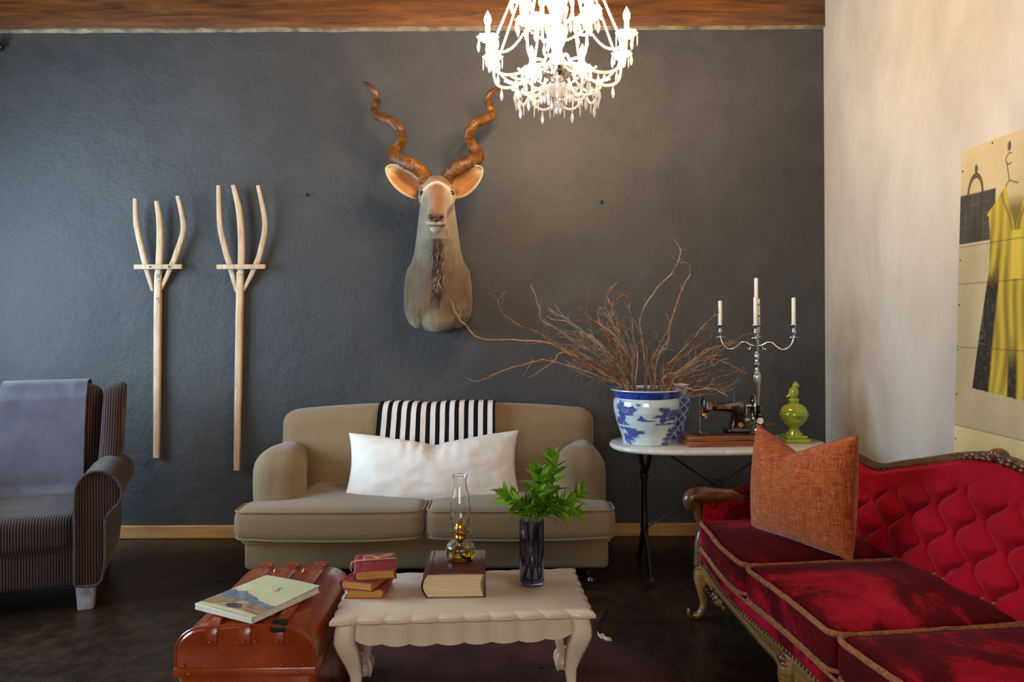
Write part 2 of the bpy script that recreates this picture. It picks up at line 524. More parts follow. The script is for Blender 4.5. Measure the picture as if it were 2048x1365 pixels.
def tube(pts, rad, n=8, closed=False, caps=True, sq=None):
    """sweep a round (or, with sq=(a,b), rounded rectangular) section along pts"""
    pts = [Vector(p) for p in pts]
    N = len(pts)
    if not hasattr(rad, '__len__'):
        rad = [rad] * N
    elif len(rad) != N:
        m = len(rad)
        rad = [rad[min(int(i * (m - 1) / (N - 1)), m - 2)] * (1 - ((i * (m - 1) / (N - 1)) - min(int(i * (m - 1) / (N - 1)), m - 2))) +
               rad[min(int(i * (m - 1) / (N - 1)) + 1, m - 1)] * ((i * (m - 1) / (N - 1)) - min(int(i * (m - 1) / (N - 1)), m - 2)) for i in range(N)]
    tang = []
    for i in range(N):
        a = pts[(i - 1) % N] if closed else pts[max(i - 1, 0)]
        b = pts[(i + 1) % N] if closed else pts[min(i + 1, N - 1)]
        d = b - a
        tang.append(d.normalized() if d.length > 1e-9 else Vector((0, 0, 1)))
    ref = Vector((0, 0, 1)) if abs(tang[0].z) < 0.9 else Vector((0, 1, 0))
    if sq is not None:
        ref = Vector((0, 1, 0)) if abs(tang[0].y) < 0.9 else Vector((1, 0, 0))
    x = tang[0].cross(ref).normalized()
    rings = []
    for i in range(N):
        x = (x - tang[i] * x.dot(tang[i]))
        x = x.normalized() if x.length > 1e-6 else tang[i].orthogonal().normalized()
        y = tang[i].cross(x)
        ring = []
        for j in range(n):
            a = 2 * pi * j / n + (pi / n if sq else 0)
            ca, sa = cos(a), sin(a)
            if sq:
                e = 0.45
                ca = math.copysign(abs(ca) ** e, ca) * sq[0]; sa = math.copysign(abs(sa) ** e, sa) * sq[1]
            ring.append(pts[i] + (x * ca + y * sa) * rad[i])
        rings.append(ring)
    if closed:
        rings.append(rings[0])
        v, f = loft(rings[:-1], False)
        m = len(rings) - 2
        for j in range(n):
            k = (j + 1) % n
            f.append((m * n + j, m * n + k, k, j))
        return v, f
    return loft(rings, caps)


def bbox(sx, sy, sz, bev=0.0, seg=2, center=(0, 0, 0)):
    bm = bmesh.new()
    bmesh.ops.create_cube(bm, size=1.0)
    for v in bm.verts:
        v.co = Vector((v.co.x * sx, v.co.y * sy, v.co.z * sz))
    if bev > 0:
        bmesh.ops.bevel(bm, geom=list(bm.edges), offset=bev, segments=seg, profile=0.5, affect='EDGES')
    bm.verts.index_update()
    vf = [v.co + Vector(center) for v in bm.verts], [tuple(v.index for v in f.verts) for f in bm.faces]
    bm.free()
    return vf


def rbox(sx, sy, sz, r, fine=10, rn=4, fn=None, center=(0, 0, 0)):
    """soft box: rounded by r, enough points inside its faces to be deformed by fn"""
    h = (sx / 2, sy / 2, sz / 2)

    def vals(hh):
        rr = min(r, hh * 0.999)
        s = [-hh + rr * (1 - cos(pi / 2 * k / rn)) for k in range(rn)]
        inner = max(2, int(fine * hh * 2 / max(sx, sy, sz)))
        s += [-hh + rr + (2 * hh - 2 * rr) * k / inner for k in range(inner + 1)]
        s += [hh - rr * (1 - cos(pi / 2 * k / rn)) for k in reversed(range(rn))]
        return s
    V = [vals(x) for x in h]
    idx = {}; vs = []; fs = []

    def vid(p):
        key = (round(p[0], 6), round(p[1], 6), round(p[2], 6))
        if key not in idx:
            idx[key] = len(vs)
            q = Vector(p)
            inn = Vector([max(-(h[k] - min(r, h[k])), min(h[k] - min(r, h[k]), q[k])) for k in range(3)])
            d = q - inn
            if d.length > 1e-9:
                # radial projection onto the rounded shell
                q = inn + d.normalized() * min(r, max(abs(d.x), abs(d.y), abs(d.z))) if True else q
            vs.append(q)
        return idx[key]
    for ax in range(3):
        a, b = (ax + 1) % 3, (ax + 2) % 3
        for sgn in (-1, 1):
            for i in range(len(V[a]) - 1):
                for j in range(len(V[b]) - 1):
                    quad = []
                    for (ii, jj) in ((i, j), (i + 1, j), (i + 1, j + 1), (i, j + 1)):
                        p = [0, 0, 0]; p[ax] = sgn * h[ax]; p[a] = V[a][ii]; p[b] = V[b][jj]
                        quad.append(vid(p))
                    fs.append(tuple(quad) if sgn > 0 else tuple(reversed(quad)))
    if fn:
        vs = [Vector(fn(p)) for p in vs]
    return [p + Vector(center) for p in vs], fs


def prism(poly, depth, axis='y', bev=0.0, seg=2, c0=0.0):
    """extrude a 2D outline; axis y: outline in x,z; axis z: outline in x,y; axis x: outline in y,z"""
    bm = bmesh.new()

    def mk(a, b, d):
        return {'y': (a, d, b), 'z': (a, b, d), 'x': (d, a, b)}[axis]
    lo = [bm.verts.new(mk(a, b, c0 - depth / 2)) for a, b in poly]
    hi = [bm.verts.new(mk(a, b, c0 + depth / 2)) for a, b in poly]
    n = len(poly)
    f1 = bm.faces.new(lo); f2 = bm.faces.new(list(reversed(hi)))
    for i in range(n):
        k = (i + 1) % n
        bm.faces.new((lo[k], lo[i], hi[i], hi[k]))
    bmesh.ops.recalc_face_normals(bm, faces=list(bm.faces))
    if bev > 0:
        es = [e for e in bm.edges if (e.verts[0] in lo) == (e.verts[1] in lo)]
        bmesh.ops.bevel(bm, geom=es, offset=bev, segments=seg, profile=0.5, affect='EDGES', clamp_overlap=True)
    bm.verts.index_update()
    vf = [v.co.copy() for v in bm.verts], [tuple(v.index for v in f.verts) for f in bm.faces]
    bm.free()
    return vf


def sheet(fn, nu, nv, th=0.0):
    """surface fn(u,v), given a thickness on its back"""
    p = [[Vector(fn(i / nu, j / nv)) for j in range(nv + 1)] for i in range(nu + 1)]
    v = [q for row in p for q in row]
    W = nv + 1
    f = [(i * W + j, (i + 1) * W + j, (i + 1) * W + j + 1, i * W + j + 1) for i in range(nu) for j in range(nv)]
    if th:
        back = []
        for i in range(nu + 1):
            for j in range(nv + 1):
                du = p[min(i + 1, nu)][j] - p[max(i - 1, 0)][j]
                dv = p[i][min(j + 1, nv)] - p[i][max(j - 1, 0)]
                nn = du.cross(dv)
                nn = nn.normalized() if nn.length > 1e-12 else Vector((0, 0, 1))
                back.append(p[i][j] - nn * th)
        o = len(v); v += back
        f += [tuple(x + o for x in reversed(q)) for q in f]
        edge = [(i, 0) for i in range(nu)] + [(nu, j) for j in range(nv)] + [(i, nv) for i in range(nu, 0, -1)] + [(0, j) for j in range(nv, 0, -1)]
        for k in range(len(edge)):
            a = edge[k][0] * W + edge[k][1]; b = edge[(k + 1) % len(edge)]; b = b[0] * W + b[1]
            f.append((a, a + o, b + o, b))
    return v, f


def sphere(r, loc=(0, 0, 0), sc=(1, 1, 1), n=12, m=8):
    v, f = lathe([(r * sin(pi * max(k, 0.02) / m) if k < m else r * sin(pi * (m - 0.02) / m), -r * cos(pi * k / m)) for k in range(m + 1)], n)
    return [Vector((p.x * sc[0] + loc[0], p.y * sc[1] + loc[1], p.z * sc[2] + loc[2])) for p in v], f


def pillow(w, h, t, n=26, notch=0.0, nw0=0.0, pinch=0.07, sag=0.0):
    """stuffed cushion: x width, z height, y thickness; notch chops its top edge"""
    v = []; f = []
    for side in (-1, 1):
        for i in range(n + 1):
            for j in range(n + 1):
                s = -1 + 2 * i / n; q = -1 + 2 * j / n
                s = sin(s * pi / 2) * 0.5 + s * 0.5; q = sin(q * pi / 2) * 0.5 + q * 0.5
                x = w / 2 * s * (1 - pinch * (1 - q * q)); z = h / 2 * q * (1 - pinch * (1 - s * s))
                th = t / 2 * max(0.0, (1 - s * s) * (1 - q * q)) ** 0.42
                k = max(0.0, 1 - abs(s - nw0) / (1 + abs(nw0))) ** 1.25 * max(0, (q + 0.3) / 1.3) ** 1.5
                z -= notch * k
                th *= 1 - 0.2 * k * (1 if notch else 0)
                y = side * th
                if notch:
                    y += side * -0.03 * exp(-((s - nw0) / 0.10) ** 2) * max(0, q) * (1 - q * q) ** 0.5
                z -= sag * (1 - s * s) * (1 if q < 0 else 0) * (-q)
                v.append(Vector((x, y, z)))
    W = n + 1; o = W * W
    for i in range(n):
        for j in range(n):
            a, b, cc, d = i * W + j, (i + 1) * W + j, (i + 1) * W + j + 1, i * W + j + 1
            f.append((a, b, cc, d)); f.append((o + d, o + cc, o + b, o + a))
    return v, f


def rrect(w, d, r, n=5, cx=0, cy=0):
    out = []
    for (sx, sy, a0) in ((1, 1, 0), (-1, 1, 90), (-1, -1, 180), (1, -1, 270)):
        for k in range(n + 1):
            a = radians(a0 + 90 * k / n)
            out.append((cx + sx * (w / 2 - r) + r * cos(a), cy + sy * (d / 2 - r) + r * sin(a)))
    return out


def resample(poly, step):
    out = []
    n = len(poly)
    for i in range(n):
        a = Vector(poly[i]); b = Vector(poly[(i + 1) % n])
        k = max(1, int((b - a).length / step))
        for q in range(k):
            out.append(a.lerp(b, q / k))
    return out


def mesh_of(name, g, smooth=True, weld=False):
    if isinstance(g, tuple):
        g = G().add(g)
    me = bpy.data.meshes.new(name)
    me.from_pydata([tuple(p) for p in g.v], [], g.f)
    if weld:
        bm = bmesh.new(); bm.from_mesh(me)
        bmesh.ops.remove_doubles(bm, verts=list(bm.verts), dist=1e-5)
        bmesh.ops.recalc_face_normals(bm, faces=list(bm.faces))
        bm.to_mesh(me); bm.free()
    me.update()
    if smooth:
        me.shade_smooth()
        try:
            me.set_sharp_from_angle(angle=radians(smooth if smooth is not True else 42))
        except Exception:
            pass
    if g.c is not None and not weld:
        ca = me.color_attributes.new('Col', 'FLOAT_COLOR', 'POINT')
        flat = []
        for q in g.c:
            flat += [q[0], q[1], q[2], 1.0]
        ca.data.foreach_set('color', flat)
    return me


def link(name, me, mat, parent=None, loc=None, rot=None):
    o = bpy.data.objects.new(name, me)
    COL.objects.link(o)
    if mat is not None and not me.materials:
        me.materials.append(mat if not isinstance(mat, str) else M[mat])
    if parent is not None:
        o.parent = parent
    if loc is not None:
        o.location = loc
    if rot is not None:
        o.rotation_euler = rot
    return o


def part(name, g, mat, parent=None, smooth=True, weld=False, loc=None, rot=None, label=None, stuff=False):
    o = link(name, mesh_of(name, g, smooth, weld), mat, parent, loc, rot)
    if label:
        o['label'] = label
    if stuff:
        o['kind'] = 'stuff'
    return o


def tag(o, label, cat, group=None):
    o['label'] = label; o['category'] = cat
    if group:
        o['group'] = group
    return o


def thing(name, label, cat, loc=(0, 0, 0), rz=0.0, group=None):
    o = bpy.data.objects.new(name, None); COL.objects.link(o)
    o.location = loc; o.rotation_euler = (0, 0, rz); o.empty_display_size = 0.1
    return tag(o, label, cat, group)


def struct(name, g, mat, parent=None, smooth=False):
    o = part(name, g, mat, parent, smooth)
    if parent is None:
        o['kind'] = 'structure'
    return o


def N3(x, y=0.0, z=0.0):
    return mnoise.noise(Vector((x, y, z)))


# ================================================================== THE SETTING
HC = 3.75
struct('floor', bbox(XR - XL + 0.4, YW - YREAR + 0.4, 0.1, 0, 2, ((XR + XL) / 2, (YW + YREAR) / 2, -0.05)), 'floor')
wb = struct('wall_back', bbox(XR - XL + 0.4, 0.2, HC, 0, 2, ((XR + XL) / 2, YW + 0.1, HC / 2)), 'wall')
struct('wall_right', bbox(0.2, YW - YREAR, HC, 0, 2, (XR + 0.1, (YW + YREAR) / 2, HC / 2)), 'cream')
# left wall with its window opening (pieces around the hole form one wall)
WY0, WY1, WZ0, WZ1 = 1.85, 4.25, 0.85, 2.55
g = G()
for (y0, y1, z0, z1) in ((YREAR, WY0, 0, HC), (WY1, YW, 0, HC), (WY0, WY1, 0, WZ0), (WY0, WY1, WZ1, HC)):
    g.add(bbox(0.2, y1 - y0, z1 - z0, 0, 2, (XL - 0.1, (y0 + y1) / 2, (z0 + z1) / 2)))
struct('wall_left', g, 'cream')
g = G()
RX0, RX1, RZ0, RZ1 = -1.8, 0.6, 0.95, 2.55
for (x0, x1, z0, z1) in ((XL, RX0, 0, HC), (RX1, XR, 0, HC), (RX0, RX1, 0, RZ0), (RX0, RX1, RZ1, HC)):
    g.add(bbox(x1 - x0, 0.2, z1 - z0, 0, 2, ((x0 + x1) / 2, YREAR - 0.1, (z0 + z1) / 2)))
struct('wall_rear', g, 'cream')
struct('ceiling', bbox(XR - XL + 0.4, YW - YREAR + 0.4, 0.1, 0, 2, ((XR + XL) / 2, (YW + YREAR) / 2, HC + 0.05)), 'beam')
# window frames
for nm, cen, along, half_w, zz in (('window_1', (XL - 0.05, (WY0 + WY1) / 2), 'y', (WY1 - WY0) / 2, (WZ0, WZ1)), ('window_2', ((RX0 + RX1) / 2, YREAR - 0.05), 'x', (RX1 - RX0) / 2, (RZ0, RZ1))):
    g = G()
    zc, hz = (zz[0] + zz[1]) / 2, (zz[1] - zz[0]) / 2
    for (a, z, sa, sz) in ((-half_w + 0.03, zc, 0.06, hz * 2), (half_w - 0.03, zc, 0.06, hz * 2), (0, zc, 0.04, hz * 2), (0, zz[0] + 0.03, half_w * 2, 0.06), (0, zz[1] - 0.03, half_w * 2, 0.06)):
        if along == 'y':
            g.add(bbox(0.06, sa, sz, 0.005, 1, (cen[0], cen[1] + a, z)))
        else:
            g.add(bbox(sa, 0.06, sz, 0.005, 1, (cen[0] + a, cen[1], z)))
    struct(nm, g, 'window_frame')
# timber wall plate along the top of the charcoal wall
bz = P(800, 52, YW - 0.06).z
tr = struct('trim_1', rbox(XR - XL, 0.03, 0.34, 0.012, 60, 2, lambda p: p + Vector((0, 0.006 * N3(p.x * 1.3, 2), 0.006 * N3(p.x * 2.1, 5) if p.z < 0 else 0)), ((XR + XL) / 2, YW - 0.015, bz + 0.17)), 'beam', None, True)
# crumbling plaster lip under the timber
pts_t, pts_b = [], []
g = G()
nn = 220
rings = []
for i in range(nn + 1):
    x = XL + (XR - XL - 0.002) * i / nn
    a = 0.003 + 0.007 * max(0, N3(x * 3.1, 7)) + 0.004 * N3(x * 17, 3)
    up = -0.006 + 0.016 * max(0, N3(x * 2.3 + 4, 1)) + 0.012 * max(0, N3(x * 11, 9))
    o_ = 0.031 + 0.006 * abs(N3(x * 6, 2))
    zb = bz + 0.004
    rings.append([(x, YW - 0.002, zb - a - 0.012), (x, YW - 0.018, zb - a - 0.003), (x, YW - o_, zb - a * 0.3), (x, YW - o_ - 0.002, zb + up), (x, YW - 0.027, zb + up)])
g.add(loft(rings, True, True))
part('plaster_lip', g, 'plaster_lip', wb)
# skirting
bb = struct('baseboard_back', bbox(XR - XL, 0.022, 0.082, 0.006, 2, ((XR + XL) / 2, YW - 0.011, 0.041)), 'pine')
# two nails left in the wall
for (px, py, lb) in ((615, 391, 'small bare nail in the charcoal wall between pitchforks and antelope head'), (1203, 405, 'small bare nail in the charcoal wall under the chandelier')):
    q = P(px, py, YW - 0.01)
    o = part('wall_nail', lathe([(0.008, 0.0), (0.009, 0.004), (0.0035, 0.006), (0.003, 0.028), (0.006, 0.03), (0.006, 0.034), (0.001, 0.036)], 10), 'wire', None, True, False, (q.x, YW, q.z), (radians(80), 0, 0))
    tag(o, lb, 'nail')


q = P(-2, 96, YW - 0.02)
o = part('coat_peg', lathe([(0.014, 0.0), (0.016, 0.006), (0.012, 0.02), (0.022, 0.03), (0.035, 0.042), (0.036, 0.052), (0.026, 0.064), (0.008, 0.07), (0.001, 0.071)], 20), 'dark_wood', None, True, False, (q.x, YW, q.z), (radians(90), 0, 0))
tag(o, 'dark round knob peg on the charcoal wall at the top left edge', 'peg')


# ================================================================== BEIGE SOFA
def make_beige_sofa():
    S = thing('two_seater_sofa', 'olive beige two-seater sofa with rolled arms under the antelope head', 'sofa', (-0.449, 4.28, 0))
    y0 = 4.28

    def L(x, y, z):
        return (x, y - y0, z)
    W = 1.885
    part('base', rbox(W, 0.80, 0.15, 0.025, 26, 3, None, L(0, 4.27, 0.165)), 'twill', S)
    part('base_band', rbox(W + 0.03, 0.82, 0.07, 0.02, 26, 3, None, L(0, 4.27, 0.262)), 'twill', S)
    part('base_piping', tube([Vector(L(x, y, 0.232)) for x, y in [(a, b + 4.27) for a, b in rrect(W + 0.01, 0.81, 0.03, 4)]], 0.005, 6, True), 'twill', S)
    # two T-shaped seat cushions
    for sgn in (-1, 1):
        cw = 0.968

        def fn(p, s=sgn, cw=cw):
            u = p.x / (cw / 2); v = p.y / 0.36
            crown = 0.026 * (1 - u * u) * (1 - v * v) if p.z > 0 else 0
            y = p.y; x = p.x
            if p.y < -0.1:
                y -= 0.012 * (1 - u * u)
            droop = -0.012 * (1 - u * u) * (1 if p.z < 0 and p.y < -0.2 else 0)
            rip = 0.004 * N3(p.x * 5 + s, p.y * 5, 1)
            # outer ends step out in front of the arms
            if s * p.x > 0.18 and p.y > -0.17:
                k = min(1, (s * p.x - 0.18) / 0.1)
                x = p.x - s * 0.285 * k * ((s * p.x - 0.18) / (cw / 2 - 0.18))
            return Vector((x, y, p.z + crown + droop + rip))
        cs = part('seat_cushion', rbox(cw, 0.72, 0.155, 0.045, 30, 4, fn, L(sgn * 0.4875, 4.145, 0.345)), 'twill', S, 60)
        for zz in (0.055, -0.055):
            loop = resample(rrect(cw - 0.012, 0.71, 0.05, 5), 0.03)
            pp = []
            for q in loop:
                p = fn(Vector((q[0], q[1], zz)))
                p.z += 0.012 if zz > 0 else -0.012
                if zz > 0:
                    u = q[0] / (cw / 2); v = q[1] / 0.36
                pp.append(Vector(L(sgn * 0.4875, 4.145, 0.345)) + p)
            part('cushion_piping', tube(pp, 0.0055, 6, True), 'twill', cs)
    # arms
    for sgn in (-1, 1):
        def fa(p, s=sgn):
            q = p.copy()
            t = max(0.0, (p.y + 0.1) / 0.4)
            if p.z > 0:
                q.z += 0.012 * sin((p.x * s) / 0.15 * 1.4 + 0.8) - 0.035 * t
            k = (p.z + 0.2) / 0.4
            q.x += s * 0.012 * sin(pi * min(1, max(0, k)))
            q.x += s * 0.006 * N3(p.y * 4, p.z * 4)
            tt = max(0.0, (p.y + 0.22) / 0.52)
            q.x += s * 0.135 * tt * (0.146 - p.x * s) / 0.292
            return q
        part('arm', rbox(0.292, 0.60, 0.46, 0.115, 26, 6, fa, L(sgn * 0.795, 4.245, 0.455)), 'twill', S, 60)
    # backrest
    def fb(p):
        q = p.copy()
        t = (p.z + 0.3) / 0.6
        q.y += 0.09 * t
        u = p.x / 0.92
        if p.z > 0:
            q.z += (p.z / 0.3) * (0.044 * (1 - abs(u) ** 2.3) - 0.042)
        if p.y < 0:
            q.y -= 0.03 * (1 - u ** 4) * sin(pi * min(1, max(0, t)))
        q.x *= 1 + 0.012 * t
        return q
    part('backrest', rbox(1.86, 0.21, 0.60, 0.08, 34, 6, fb, L(0.0, 4.50, 0.575)), 'twill', S, 60)
    # turned feet
    foot = lathe([(0.02, 0.0), (0.03, 0.012), (0.024, 0.03), (0.038, 0.05), (0.04, 0.065), (0.026, 0.08), (0.042, 0.092), (0.042, 0.1)], 18)
    me = mesh_of('foot', foot)
    for sx in (-1, 1):
        for yy in (3.94, 4.6):
            link('foot', me, 'dark_wood', S, L(sx * 0.86, yy, 0))
    return S


make_beige_sofa()


def make_striped_throw():
    # lies over the sofa back, hangs down in front
    x0, x1 = -0.449, 0
    top_z = 0.90

    def fn(u, v):
        px = 757 + (989 - 757) * u
        D = 4.44
        X = (px - CX) / F_PX * D
        xr = X + 0.449
        uu = xr / 0.92
        zt = 0.875 + (0.044 * (1 - abs(uu) ** 2.3) - 0.042) + 0.010
        dip = 0.012 * exp(-((u - 0.42) / 0.16) ** 2)
        # v: 0 behind, 0.32 the top front edge, 1 hem
        if v < 0.3:
            t = v / 0.3
            y = 4.68 - t * 0.17; z = zt - 0.012 * (1 - t) ** 2 + 0.004 - dip
        elif v < 0.5:
            a = (v - 0.3) / 0.2 * pi / 2
            y = 4.51 - 0.088 * sin(a); z = zt + 0.004 - dip - 0.085 * (1 - cos(a))
        else:
            t = (v - 0.5) / 0.5
            y = 4.422 - 0.055 * t; z = zt + 0.004 - dip - 0.085 - 0.22 * t
        X += (-0.03 * (v - 0.3) if u < 0.5 else 0) * (1 - 2 * u) * (1 if v > 0.3 else 0)
        w = 0.006 * sin(u * 19 + v * 3) * (0.3 + v) + 0.004 * N3(u * 9, v * 5)
        return (X, y - 0.007 - max(0, w), z)
    g = G().add(sheet(fn, 60, 40, 0.004))
    me = mesh_of('striped_throw', g)
    uvl = me.uv_layers.new(name='UVMap')
    W = 41; n1 = 61 * 41
    for lp in me.loops:
        i = lp.vertex_index % n1
        uvl.data[lp.index].uv = (i // W / 60.0, i % W / 40.0)
    o = link('striped_throw', me, 'stripes')
    tag(o, 'black and white striped throw draped over the beige sofa back', 'throw')


make_striped_throw()


def make_white_pillow():
    v, f = pillow(0.955, 0.365, 0.25, 56, 0.07, 0.0, 0.055, 0.045)
    for p in v:
        s = p.x / 0.475
        fold = sum(a * exp(-((s - q) / w) ** 2) for q, w, a in ((-0.10, 0.035, 0.020), (0.08, 0.04, 0.016), (-0.22, 0.03, 0.015), (-0.36, 0.03, 0.011), (0.22, 0.035, 0.012), (0.36, 0.03, 0.008)))
        if p.y < 0:
            p.y += fold * max(0, p.z + 0.02) / 0.1 * 0.9 * (-1 if s < 0 else 1) + 0.008 * N3(p.x * 8, p.z * 14) + 0.004 * N3(p.x * 22, p.z * 30)
    R = Matrix.Rotation(radians(-24), 4, 'X') @ Matrix.Rotation(radians(-0.6), 4, 'Y')
    ctr = P(866, 928, 4.14)
    g = G().add((v, f), R)
    o = part('lumbar_pillow', g, 'white_linen', None, 60, True, ctr)
    tag(o, 'long white linen lumbar pillow on the beige sofa', 'pillow')


make_white_pillow()


# ================================================================== ARMCHAIR
def make_armchair():
    A = thing('wingback_armchair', 'brown ribbed wingback armchair beside the charcoal wall', 'armchair', (-2.485, 3.835, 0), radians(21.5))
    part('seat_base', rbox(0.62, 0.70, 0.17, 0.02, 14, 3, None, (0, -0.02, 0.205)), 'rib', A)

    def fc(p):
        crown = 0.03 * (1 - (p.x / 0.29) ** 2) * (1 - (p.y / 0.36) ** 2) if p.z > 0 else 0
        return p + Vector((0, -0.012 * (1 - (p.x / 0.29) ** 2) if p.y < 0 else 0, crown))
    part('seat_cushion', rbox(0.565, 0.66, 0.17, 0.05, 18, 5, fc, (0, -0.05, 0.365)), 'rib', A, 60)
    prof = [(0.275, 0.125), (0.375, 0.125), (0.40, 0.22), (0.405, 0.33), (0.405, 0.43), (0.43, 0.47), (0.465, 0.51), (0.475, 0.565), (0.455, 0.62), (0.41, 0.655), (0.36, 0.665), (0.315, 0.648), (0.285, 0.605), (0.275, 0.54), (0.275, 0.33)]
    ps = [(p.x, p.y) for p in spline([(a, b, 0) for a, b in prof + [prof[0]]], 4)[:-1]]
    for s in (-1, 1):
        def arm_ring(y, k, dz):
            cx, cz = 0.365, 0.45
            return [(s * (cx + (a - cx) * k), y, cz + (b - cz) * (k if b > 0.3 else 1) + dz * max(0, (b - 0.4) / 0.26)) for a, b in ps]
        ar = part('arm', loft([arm_ring(-0.402, 0.93, 0), arm_ring(-0.412, 0.97, 0), arm_ring(-0.408, 1.0, 0), arm_ring(-0.36, 1.0, 0), arm_ring(-0.1, 0.99, 0.006), arm_ring(0.12, 0.97, 0.0), arm_ring(0.27, 0.95, -0.01)]), 'rib_side', A, 40, True)
        part('arm_piping', tube([(s * a, -0.409, b) for a, b in ps], 0.0065, 6, True), 'piping_dark', ar)
        # wing
        wp = [(0.02, 0.60), (0.10, 0.60), (0.36, 0.60), (0.40, 0.80), (0.415, 1.0), (0.38, 1.035), (0.30, 1.035), (0.22, 1.0), (0.17, 0.90), (0.12, 0.76)]
        wps = [(p.x, p.y) for p in spline([(a, b, 0) for a, b in wp + [wp[0]]], 4)[:-1]]
        cy = sum(a for a, b in wps) / len(wps); cz = sum(b for a, b in wps) / len(wps)
        rr = []
        for k in range(9):
            t = -1 + 2 * k / 8
            sc = 0.80 + 0.20 * sqrt(max(0, 1 - t * t))
            rr.append([(s * (0.36 + 0.05 * t + 0.03 * (b - 0.6)), cy + (a - cy) * sc, cz + (b - cz) * (0.93 + 0.07 * sqrt(max(0, 1 - t * t)))) for a, b in wps])
        part('wing', loft(rr), 'rib', A, 50, True)

    def fb(p):
        t = (p.z + 0.32) / 0.64
        return p + Vector((0, 0.11 * t - 0.03 * (1 - (p.x / 0.3) ** 2) * sin(pi * t) * (1 if p.y < 0 else 0), 0.012 * (1 - (p.x / 0.3) ** 2) if p.z > 0 else 0))
    part('backrest', rbox(0.60, 0.19, 0.64, 0.06, 20, 5, fb, (0, 0.25, 0.70)), 'rib', A, 60)
    part('back_panel', rbox(0.74, 0.06, 0.80, 0.02, 12, 3, lambda p: p + Vector((0, 0.08 * (p.z + 0.4) / 0.8, 0)), (0, 0.385, 0.52)), 'rib', A)
    for sx in (-1, 1):
        part('leg', loft([[(a + sx * 0.315, b - 0.355, z) for a, b in rrect(w, w, 0.008, 2)] for z, w in ((0.0, 0.062), (0.004, 0.068), (0.13, 0.082))]), 'grey_leg', A, 30)
        part('leg', loft([[(a + sx * 0.305, b + 0.36 + (0.13 - z) * 0.25, z) for a, b in rrect(w, w, 0.008, 2)] for z, w in ((0.0, 0.04), (0.004, 0.045), (0.13, 0.06))]), 'dark_wood', A, 30)
    # cloth over the back
    def ft(u, v):
        x = -0.165 + 0.40 * u - 0.035 * v * (1 - u)
        if v < 0.16:
            t = v / 0.16
            y = 0.50 - 0.06 * t; z = 0.93 + 0.105 * t
        elif v < 0.3:
            a = (v - 0.16) / 0.14 * pi
            y = 0.36 + 0.08 * cos(a); z = 1.035 + 0.024 * sin(a)
        else:
            t = (v - 0.3) / 0.7
            # front face of the back cushion: follow its bulge
            zz = 1.035 - 0.575 * t
            tt = (zz - 0.38) / 0.64
            y = 0.25 - 0.098 + 0.11 * tt - 0.03 * sin(pi * min(1, max(0, tt))) - 0.016
            if t < 0.12:
                y = 0.28 * (1 - t / 0.12) + y * (t / 0.12)
            z = zz
            y -= 0.05 * max(0, (t - 0.9) / 0.1)
        y -= max(0, 0.006 * sin(u * 7 + 1.0) * v + 0.006 * N3(u * 3, v * 4) + 0.01 * exp(-((u - 0.8 - 0.15 * v) / 0.05) ** 2) * max(0, 0.6 - v))
        z -= 0.012 * u * (v > 0.9)
        return (x, y, z)
    g = G().add(sheet(ft, 36, 60, -0.005))
    T = part('chair_throw', g, 'blue_grey_cloth', None, 60, False, A.location.copy(), (0, 0, radians(21.5)))
    tag(T, 'blue-grey cloth throw draped over the brown armchair back', 'throw')


make_armchair()


# ================================================================== PITCHFORKS
def make_fork(label, handle, mid, left, right, bar, mark):
    base = P(handle[-1][0], handle[-1][1], YW - 0.03)
    T = thing('wooden_pitchfork', label, 'pitchfork', base, 0, 'wooden pitchforks hung on the charcoal wall')

    def W(px, py, off):
        return P(px, py, YW - off) - base
    hp = spline([W(x, y, 0.028) for x, y in handle], 8)
    part('handle', tube(hp, [0.0215, 0.022, 0.0215, 0.0195, 0.0175], 12, False, True, (1.0, 0.85)), 'pale_wood', T, 35)
    part('tine', tube(spline([W(x, y, o) for (x, y), o in zip(mid, (0.075, 0.05, 0.045, 0.045))], 8), [0.012, 0.018, 0.02, 0.02], 12, False, True, (1, 0.8)), 'pale_wood', T, 35)
    for tn in (left, right):
        part('tine', tube(spline([W(x, y, o) for (x, y), o in zip(tn, (0.085, 0.06, 0.045, 0.04, 0.022))], 8), [0.011, 0.0155, 0.017, 0.017, 0.008], 12, False, True, (1, 0.8)), 'pale_wood', T, 35)
    b0, b1 = W(bar[0], bar[2], 0.072), W(bar[1], bar[2], 0.072)
    part('crossbar', bbox((b1 - b0).length, 0.024, 0.03, 0.004, 2, tuple((b0 + b1) / 2)), 'pale_wood', T)
    for q in bar[3:]:
        p = W(q, bar[2], 0.086)
        part('peg', lathe([(0.006, -0.004), (0.006, 0.002), (0.004, 0.004)], 10), 'dark_wood', T, True, False, p, (radians(90), 0, 0))
    if mark:
        for (px, py, r) in ((316, 553, 0.012), (318, 563, 0.008), (315, 598, 0.010), (317, 605, 0.006)):
            p = W(px, py, 0.048)
            poly = [(r * (0.7 + 0.5 * N3(k * 1.7, px, py)) * cos(k * pi / 5), r * (0.9 + 0.5 * N3(k * 1.3, py)) * sin(k * pi / 5)) for k in range(10)]
            part('paint_mark', prism(poly, 0.002, 'y'), mark_mat, T, False, False, p, None, 'chipped blue paint mark')


